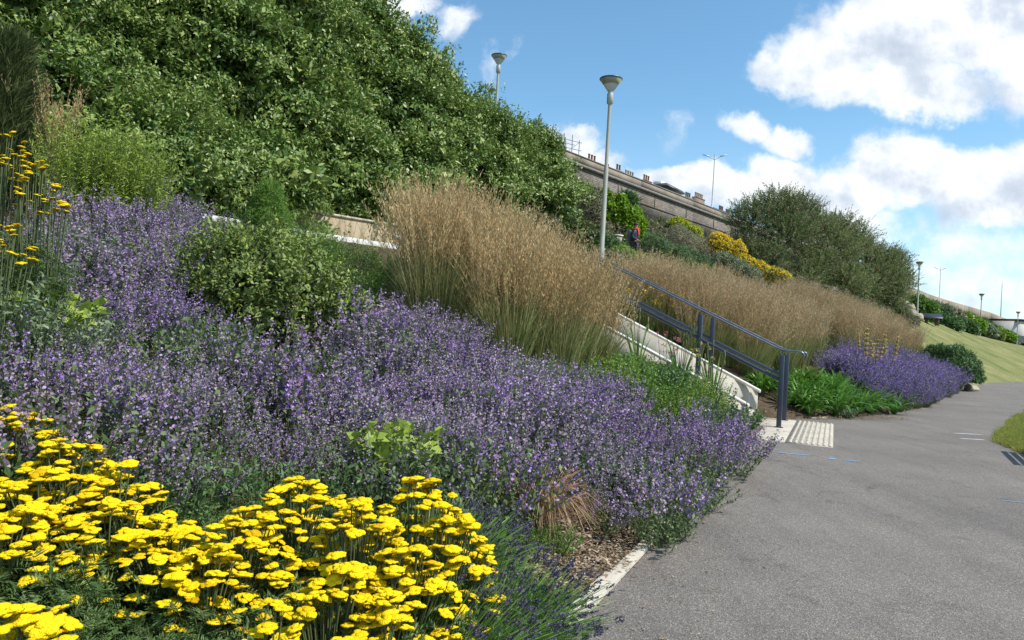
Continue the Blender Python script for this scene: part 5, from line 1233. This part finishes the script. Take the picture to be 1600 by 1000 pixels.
# ------------------------------------------------------------------ person on the upper path
def person():
    p = at(992.5, 348, 28.7); z0 = p.z-1.72
    root = thing('person', (p.x, p.y, z0), 'person in a dark jacket with a red scarf walking along the upper path', 'person'); root.rotation_euler.z = R(-25)
    # joints: (pos, radius); faces +X (walking right)
    J = {'pel': ((0, 0, .93), (.135, .15)), 'wst': ((.01, 0, 1.08), (.12, .14)), 'cst': ((.02, 0, 1.28), (.125, .165)), 'nkb': ((.02, 0, 1.43), (.07, .08)), 'nk': ((.035, 0, 1.50), (.052, .052)), 'hd0': ((.05, 0, 1.57), (.07, .068)), 'hd1': ((.055, 0, 1.66), (.082, .074)), 'hd2': ((.045, 0, 1.70), (.05, .05)),
         'shL': ((.02, .17, 1.40), (.06, .06)), 'elL': ((-.07, .24, 1.14), (.042, .042)), 'wrL': ((.06, .24, .93), (.03, .03)), 'shR': ((.02, -.17, 1.40), (.06, .06)), 'elR': ((-.02, -.25, 1.13), (.042, .042)), 'wrR': ((.17, -.20, 1.02), (.03, .03)),
         'hpL': ((0, .09, .86), (.09, .09)), 'knL': ((.10, .09, .50), (.06, .06)), 'anL': ((.06, .09, .10), (.042, .042)), 'toL': ((.20, .09, .04), (.035, .04)), 'hpR': ((0, -.09, .86), (.09, .09)), 'knR': ((-.02, -.09, .48), (.06, .06)), 'anR': ((-.20, -.09, .14), (.042, .042)), 'toR': ((-.08, -.09, .05), (.035, .04))}
    Ed = [('pel', 'wst'), ('wst', 'cst'), ('cst', 'nkb'), ('nkb', 'nk'), ('nk', 'hd0'), ('hd0', 'hd1'), ('hd1', 'hd2'), ('cst', 'shL'), ('shL', 'elL'), ('elL', 'wrL'), ('cst', 'shR'), ('shR', 'elR'), ('elR', 'wrR'), ('pel', 'hpL'), ('hpL', 'knL'), ('knL', 'anL'), ('anL', 'toL'), ('pel', 'hpR'), ('hpR', 'knR'), ('knR', 'anR'), ('anR', 'toR')]
    # fingers
    for s, side in (('L', 1), ('R', -1)):
        w_ = np.array(J['wr'+s][0]); dirv = unit(np.array([[.35, 0, -1.]]))[0] if s == 'L' else unit(np.array([[1., .1, -.4]]))[0]
        pm = w_+dirv*.07; J['pm'+s] = (tuple(pm), (.032, .02)); Ed.append(('wr'+s, 'pm'+s))
        for k in range(4):
            o_ = np.array([0, (k-1.5)*.018, 0]); a_ = pm+dirv*.03+o_; b_ = a_+dirv*(.035+.006*(1.5-abs(k-1.5)))+np.array([.0, -side*.01, 0]); J[f'fa{s}{k}'] = (tuple(a_), (.009, .009)); J[f'fb{s}{k}'] = (tuple(b_), (.007, .007)); Ed += [('pm'+s, f'fa{s}{k}'), (f'fa{s}{k}', f'fb{s}{k}')]
        t_ = pm+np.array([.035, -side*.015, .0]); J['th'+s] = (tuple(t_), (.009, .009)); Ed.append(('pm'+s, 'th'+s))
    def skin(keys, edges, name, mat_, infl=0, parent=root, sub=2):
        ks = list(keys); me = bpy.data.meshes.new(name); me.from_pydata([J[k][0] for k in ks], [(ks.index(a), ks.index(b)) for a, b in edges if a in ks and b in ks], [])
        o = bpy.data.objects.new(name, me); link(o, parent); md = o.modifiers.new('skin', 'SKIN'); 
        for i, k in enumerate(ks): v = me.skin_vertices[0].data[i]; v.radius = (J[k][1][0]+infl, J[k][1][1]+infl); v.use_root = (i == 0)
        sb = o.modifiers.new('sub', 'SUBSURF'); sb.levels = sb.render_levels = sub; me.materials.append(mat_)
        return o
    m_skin = plain('skin', (.36, .20, .13), (.40, .23, .155), rough=.5); m_jkt = plain('dark_jacket', (.018, .022, .045), (.03, .035, .06), rough=.8); m_trs = plain('dark_trousers', (.03, .033, .045), rough=.8); m_red = plain('red_scarf', (.55, .03, .03), (.65, .06, .05), rough=.8); m_hair = plain('dark_hair', (.03, .022, .018), rough=.7)
    skin(J.keys(), Ed, 'body', m_skin)
    jk = skin(['wst', 'pel', 'cst', 'nkb', 'shL', 'elL', 'wrL', 'shR', 'elR', 'wrR', 'hpL', 'hpR'], Ed, 'jacket', m_jkt, .022)
    skin(['pel', 'hpL', 'knL', 'anL', 'hpR', 'knR', 'anR'], Ed, 'trousers', m_trs, .014)
    skin(['anL', 'toL'], Ed, 'shoe', m_hair, .012); skin(['anR', 'toR'], Ed, 'shoe', m_hair, .012)
    mb = MB(); a = np.linspace(0, 2*math.pi, 15); tube(mb, [(.035+.085*math.cos(q), .085*math.sin(q), 1.465+.02*math.cos(q)) for q in a], .038, 8, caps=False)
    tube(mb, [(.12, -.03, 1.46), (.165, -.05, 1.36), (.165, -.06, 1.24)], [.04, .045, .04], 8); mb.build('scarf', m_red, root, smooth=True)
    mb = MB(); lathe(mb, [(.085, 0), (.096, .03), (.094, .06), (.072, .095), (.03, .115), (.001, .118)], 16, c=(.035, 0, 1.62)); mb.build('hair', m_hair, root, smooth=True)
    mb = MB(); lathe(mb, [(.001, -.02), (.012, 0), (.001, .02)], 8, c=(.138, 0, 1.615)); mb.build('nose', m_skin, root)
    mb = MB()
    for s in (-1, 1): lathe(mb, [(.001, -.009), (.009, 0), (.001, .009)], 8, c=(.128, s*.03, 1.645))
    mb.build('eyes', m_hair, root)
    mb = MB(); box(mb, (-.17, 0, 1.22), (.16, .3, .42)); bevel(mb.build('rucksack', m_jkt2, root), .05, 3)
m_jkt2 = plain('slate_bag', (.06, .07, .10), (.09, .10, .13), rough=.8)
person()
# raise the ground only as a stone gate pier and low wall beside the person
p = at(965, 372, 28.2); pr = thing('gate_pier', (p.x, p.y, gz(p.x, p.y)), 'short square stone pier left of the person', 'pier')
mb = MB(); h_ = p.z+.05-gz(p.x, p.y); box(mb, (0, 0, h_/2-.3), (.26, .26, h_+.6), rz=.5); bevel(mb.build('shaft', m_plinth, pr), .02, 1); mb = MB(); box(mb, (0, 0, h_+.045), (.31, .31, .05), rz=.5); mb.build('cap', m_cope, pr)

# ------------------------------------------------------------------ roofs and chimneys beyond the promenade
m_stucco = plain('stucco', (.55, .53, .48), (.64, .62, .57), rough=.8, scale=1); m_slate = plain('slate_roof', (.07, .075, .085), (.11, .115, .125), rough=.6, scale=3); m_pot = plain('clay_pot', (.30, .12, .07), (.40, .18, .11), rough=.8, scale=5); m_pot2 = plain('buff_pot', (.42, .34, .24), (.5, .42, .31), rough=.8); m_win = plain('window_glass', (.03, .04, .05), rough=.1, spec=.8)
m_chim = plain('chimney_brick', (.16, .11, .09), (.24, .17, .13), rough=.9, scale=4)
def house(px, Y, pytop, w_, label, stacks, pm):
    top = at(px, pytop, Y); ang = math.atan2(WD[1], WD[0]); root = thing('terraced_house', (top.x+4*math.sin(ang), top.y-4*math.cos(ang), 13.9), label, 'house', 'houses beyond the promenade', ang)
    H = top.z-13.9-.9-max(s_[2] for s_ in stacks); ridge = H; eav = H-1.5
    mb = MB(); box(mb, (0, 4, eav/2-.5), (w_, 8, eav+1)); mb.build('wall', m_stucco, root)
    mb = MB(); hw = w_/2+.2
    mb.add([(-hw, -.3, eav), (hw, -.3, eav), (hw, 4, ridge-.3), (-hw, 4, ridge-.3), (hw, 8.3, eav), (-hw, 8.3, eav)], [[0, 1, 2, 3], [3, 2, 4, 5]]); mb.add([(-hw, -.3, eav), (-hw, 4, ridge-.3), (-hw, 8.3, eav), (hw, -.3, eav), (hw, 4, ridge-.3), (hw, 8.3, eav)], [[0, 1, 2], [3, 5, 4]]); rf = mb.build('roof', m_slate, root)
    mb = MB()
    for k in range(3):
        for fl in range(3):
            zz = eav-1.6-fl*2.6
            if zz > 0: box(mb, ((k-1)*w_*.3, -.0, zz), (.9, .06, 1.5))
    mb.build('window', m_win, root)
    for sx_, npot, ht in stacks:
        mb = MB(); box(mb, (sx_, 4, (H-.9+H+ht)/2-.3), (.3+.6*npot, .7, ht+.9+.6)); box(mb, (sx_, 4, H+ht), (.42+.6*npot, .82, .14)); ch = mb.build('chimney', m_chim, rf)
        mb = MB()
        for k in range(npot): lathe(mb, [(.15, H+ht), (.12, H+ht+.75), (.16, H+ht+.77), (.15, H+ht+.9)], 8, c=(sx_+(k-(npot-1)/2)*.62, 4, 0))
        mb.build('chimney_pots', pm, ch)
house(925, 92, 242, 8, 'house whose three thin chimney pots show above the wall left of the tall lamp', [(0, 3, .2)], m_pot)
house(961, 98, 255, 7, 'house whose small dark chimneys show above the wall right of the tall lamp', [(-1.7, 1, .1), (.9, 2, .6)], m_chim)
house(988, 104, 269, 7, 'house with pale chimney pots peeking above the brick wall', [(-.8, 4, .2)], m_pot2)
house(1008, 108, 273, 6, 'house with red clay pots beside a white parapet above the brick wall', [(.4, 3, .5)], m_pot)
house(1075, 118, 301, 6, 'house with three dark pots just right of the black-roofed kiosk', [(0, 3, .3)], m_chim)
house(1092, 124, 302, 7, 'house with the broad chimney stack of five tall buff pots', [(0, 5, .8)], m_pot2)
house(1132, 135, 324, 8, 'low row of distant pots where the wall meets the tamarisk', [(-1.5, 3, .2), (1.5, 3, .1)], m_chim)
p = at(1050, 295, 82); ks = thing('kiosk', (p.x, p.y, 13.9), 'kiosk with a wide flat black roof and a white box on top behind the wall', 'kiosk', rz=math.atan2(WD[1], WD[0])); h_ = p.z-13.9
mb = MB(); box(mb, (0, 1.5, h_/2-.2), (2.6, 3, h_)); mb.build('wall', m_stucco, ks)
mb = MB(); hexa(mb, [(-2.3, -.6, h_-.1), (2.3, -.6, h_-.25), (2.3, 3.6, h_-.25), (-2.3, 3.6, h_-.1), (-1.9, -.3, h_+.28), (1.9, -.3, h_+.1), (1.9, 3.3, h_+.1), (-1.9, 3.3, h_+.28)]); mb.build('roof', m_dark, ks)
mb = MB(); box(mb, (-.1, 1.5, h_+.5), (1.3, 1, .7)); bevel(mb.build('roof_box', m_stucco, ks), .03, 1)
# scaffold at the end of the thicket
p = at(893, 216, 64); sf = thing('scaffold', (p.x, p.y, 13.9), 'thin scaffold frame showing above the wall at the end of the thicket', 'scaffold', rz=.6); h_ = p.z-13.9
mb = MB()
for x in (-.8, .1, .9):
    for y in (0, 1): tube(mb, [(x, y, 0), (x, y, h_+.3*(x < .5))], .03, 6)
mb.build('upright', m_alu, sf); mb = MB()
for z in (h_-.2, h_-.9, h_-1.6):
    for y in (0, 1): tube(mb, [(-1.3, y, z), (1.2, y, z)], .025, 6)
tube(mb, [(-.8, 0, h_-1.6), (.9, 0, h_-.2)], .022, 6); mb.build('rail', m_alu, sf)
# far: white building, car, information panel
p = at(1584, 520, 128); wb = thing('white_building', (p.x, p.y, gz(p.x, p.y)-1), 'small white flat-roofed building with an arched doorway beyond the farthest lamp', 'building', rz=.5); zt_ = at(1580, 503, 128).z-gz(p.x, p.y)+1
mb = MB(); box(mb, (0, 0, zt_/2-.5), (8, 6, zt_+1)); mb.build('wall', m_stucco, wb); mb = MB(); box(mb, (0, 0, zt_+.17), (8.6, 6.6, .3)); mb.build('roof', m_dark, wb)
mb = MB(); a = np.linspace(0, math.pi, 9); mb.add([(-1.1, -3.04, .2), (1.1, -3.04, .2)]+[(1.1*math.cos(q), -3.04, zt_*.45+1.0*math.sin(q)) for q in a], [list(range(11))]); mb.build('door', m_band, wb)
p = at(1606, 512, 134); w2 = thing('white_building', (p.x, p.y, 2), 'taller white house wall cut by the right edge behind the parked car', 'building', rz=.5); zt_ = p.z-2
mb = MB(); box(mb, (0, 0, zt_/2-.5), (7, 6, zt_+1)); mb.build('wall', m_stucco, w2); mb = MB(); box(mb, (0, 0, zt_+.12), (7.5, 6.5, .22)); mb.build('roof', m_slate, w2); mb = MB()
for x in (-2, 0, 2): box(mb, (x, -3.02, zt_-1.6), (.9, .06, 1.2))
mb.build('window', m_win, w2)
def car():
    p = at(1596, 541, 112); zc = gz(p.x, p.y, 3.5); root = thing('parked_car', (p.x, p.y, zc), 'dark grey parked car at the right edge beside the farthest lamp', 'car', rz=.2)
    m_car = plain('dark_car_paint', (.05, .055, .065), (.06, .065, .075), rough=.25, spec=.7)
    prof = [(-2.1, .35), (-2.12, .75), (-1.95, .95), (-1.5, 1.0), (-.9, 1.42), (.6, 1.45), (1.25, .98), (1.95, .85), (2.1, .6), (2.1, .35)]
    mb = MB(); V = [(x, -.85, z) for x, z in prof]+[(x, .85, z) for x, z in prof]; n = len(prof)
    mb.add(V, [list(range(n)), list(range(2*n-1, n-1, -1))]); mb.add(V, [[i, i+n, (i+1) % n+n, (i+1) % n] for i in range(n)]); bevel(mb.build('body', m_car, root), .06, 2)
    mb = MB(); 
    for s in (-1, 1): mb.add([(-1.3, s*.862, 1.0), (-.85, s*.862, 1.34), (.55, s*.862, 1.36), (1.05, s*.862, 1.0)], [[0, 1, 2, 3]])
    mb.build('window', m_win, root)
    for x in (-1.3, 1.3):
        for s in (-1, 1):
            mb = MB(); tube(mb, [(x, s*.72, .33), (x, s*.9, .33)], .33, 18); w_ = mb.build('wheel', m_dark, root); mb = MB(); tube(mb, [(x, s*.9, .33), (x, s*.915, .33)], .2, 12); mb.build('rim', m_alu, w_)
car()
p = at(1456, 503, 62); ip = thing('information_panel', (p.x, p.y, gz(p.x, p.y)), 'dark slanted information panel on a squat stand at the top of the lawn', 'information panel', rz=R(-20)); h_ = p.z-gz(p.x, p.y)
h_ = max(h_, .9)
mb = MB(); hexa(mb, [(-.75, -.4, h_-.35), (.75, -.4, h_-.35), (.75, .4, h_+.05), (-.75, .4, h_+.05), (-.75, -.4, h_-.27), (.75, -.4, h_-.27), (.75, .4, h_+.13), (-.75, .4, h_+.13)]); bevel(mb.build('panel', m_dark, ip), .03, 1)
mb = MB(); box(mb, (.4, .1, (h_-.22)/2), (.3, .3, h_-.22)); mb.build('stand', m_band, ip); mb = MB(); box(mb, (-.4, .1, (h_-.22)/2), (.2, .3, h_-.22)); mb.build('stand', m_band, ip)

# ------------------------------------------------------------------ bench just outside the frame: its shadow falls on the path
m_wood = plain('bench_wood', (.13, .08, .045), (.2, .13, .08), rough=.7, scale=6, streak=(1, 8, 8))
bn = thing('park_bench', (8.1, 10.0, .1), 'slatted wooden bench on the verge, casting the barred shadow onto the path', 'bench', rz=R(62))
mb = MB(); 
for k in range(4): box(mb, (0, -.2+k*.12, .45), (1.6, .09, .03))
mb.build('seat', m_wood, bn); mb = MB()
for k in range(4): box(mb, (0, .26+k*.03, .58+k*.11), (1.6, .025, .08))
mb.build('backrest', m_wood, bn)
for s in (-.72, .72):
    for y, h_ in ((-.22, .44), (.28, .95)): mb = MB(); box(mb, (s, y, h_/2-.05), (.06, .06, h_+.1)); mb.build('leg', m_dark, bn)
    mb = MB(); box(mb, (s, .02, .66), (.07, .55, .04)); mb.build('armrest', m_wood, bn)

# ------------------------------------------------------------------ turf blades on the verge edge, dead leaves by the kerb
def bladeclump(seed, n=40, H=.06, R_=.07):
    r = np.random.default_rng(seed); mb = MB(); th = r.random(n)*6.283; o = np.c_[np.cos(th), np.sin(th), 0*th]*(np.sqrt(r.random(n))*R_)[:, None]; d = rdir(n, 1.4, r); L = H*r.uniform(.5, 1.3, n)
    Q = np.stack([o, o+d*(L*.6)[:, None], o+d*L[:, None]+rdir(n, -.4, r)*(L*.3)[:, None]], 1); ribbons(mb, Q, np.array([.004, .0035, .001]), 0, r.random(n)); return proto(mb, 'turf', m_gturf)
bc = [bladeclump(i) for i in range(5)]; pts = []
ev = [tuple(p) for p in vedge]
for i in range(len(vedge)):
    pass
for _ in range(9000):
    i = random.randrange(18, len(vedge)-12); a, b = vedge[i], vedge[i+1]; f = random.random(); p = a*(1-f)+b*f; t_ = random.random()**1.3*2.6; c = np.array([40., 20.]); d = (c-p)/np.linalg.norm(c-p); q = p+d*t_
    L_ = np.linalg.norm(c-p); z = np.interp(t_/L_, [0, .004, .02, .08], [.004, .03, .06, .10]); pts.append((q[0], q[1], z-.004))
scatter('turf', bc, pts, [(0, 0, random.uniform(0, 6.28)) for _ in pts], [random.uniform(.7, 1.5) for _ in pts], [random.randrange(5) for _ in pts], label='short sunlit turf on the verge at the right edge of the path', cat='grass')
m_litter = leafmat('dry_litter', G1((.10, .07, .045), (.24, .17, .11), (.42, .34, .24), (.55, .47, .36)), rough=.9, trans=.1, spec=.1)
lt = []
for i in range(3):
    r = np.random.default_rng(900+i); mb = MB(); n = 14; P = np.c_[r.normal(scale=.06, size=(n, 2)), r.uniform(.003, .015, n)]; leaves(mb, P, unit(np.c_[r.normal(size=(n, 2)), r.normal(size=n)*.12]), [0, 0, 1], r.uniform(.015, .05, n), r.uniform(.006, .02, n), 0, r.random(n), fold=.3); lt.append(proto(mb, 'litter', m_litter))
pts = []
for sa_ in np.linspace(0, 33, 700):
    a = edge_pt(sa_); b = edge_pt(sa_+.05); d = (b-a)/np.linalg.norm(b-a); nn = np.array([-d[1], d[0]])
    o_ = random.gauss(.28, .18); q = a+nn*o_; 
    pts.append((q[0], q[1], .02 if o_ < .36 else gz(q[0], q[1])+.005))
for x, y in fill([(5.2, 14.0), (8.4, 15.6), (8.6, 16.2), (5.2, 14.7)], .12): pts.append((x, y, gz(x, y)+.01))
for x, y in fill([(.05, 3.7), (.38, 3.75), (.92, 4.95), (.5, 5.1)], .055): pts.append((x, y, gz(x, y)+.01))
for _ in range(420):      # crumbs blown out onto the tarmac
    a = edge_pt(random.uniform(1, 30)); b = a+np.array([.83, -.55])*abs(random.gauss(0, .45)); pts.append((b[0], b[1], .003))
for _ in range(160): pts.append((random.uniform(.6, 9), random.uniform(2.5, 16), .003))
pts = [p_ for p_ in pts if p_[2] != .003 or not (p_[1] < 3 and p_[0] < .2)]
scatter('leaf_litter', lt, pts, [(0, 0, random.uniform(0, 6.28)) for _ in pts], [random.uniform(.6, 1.3) if p_[2] != .003 else random.uniform(.25, .5) for p_ in pts], [random.randrange(3) for _ in pts], label='dry leaves and straw strewn along the kerb and bare soil', cat='leaf litter')
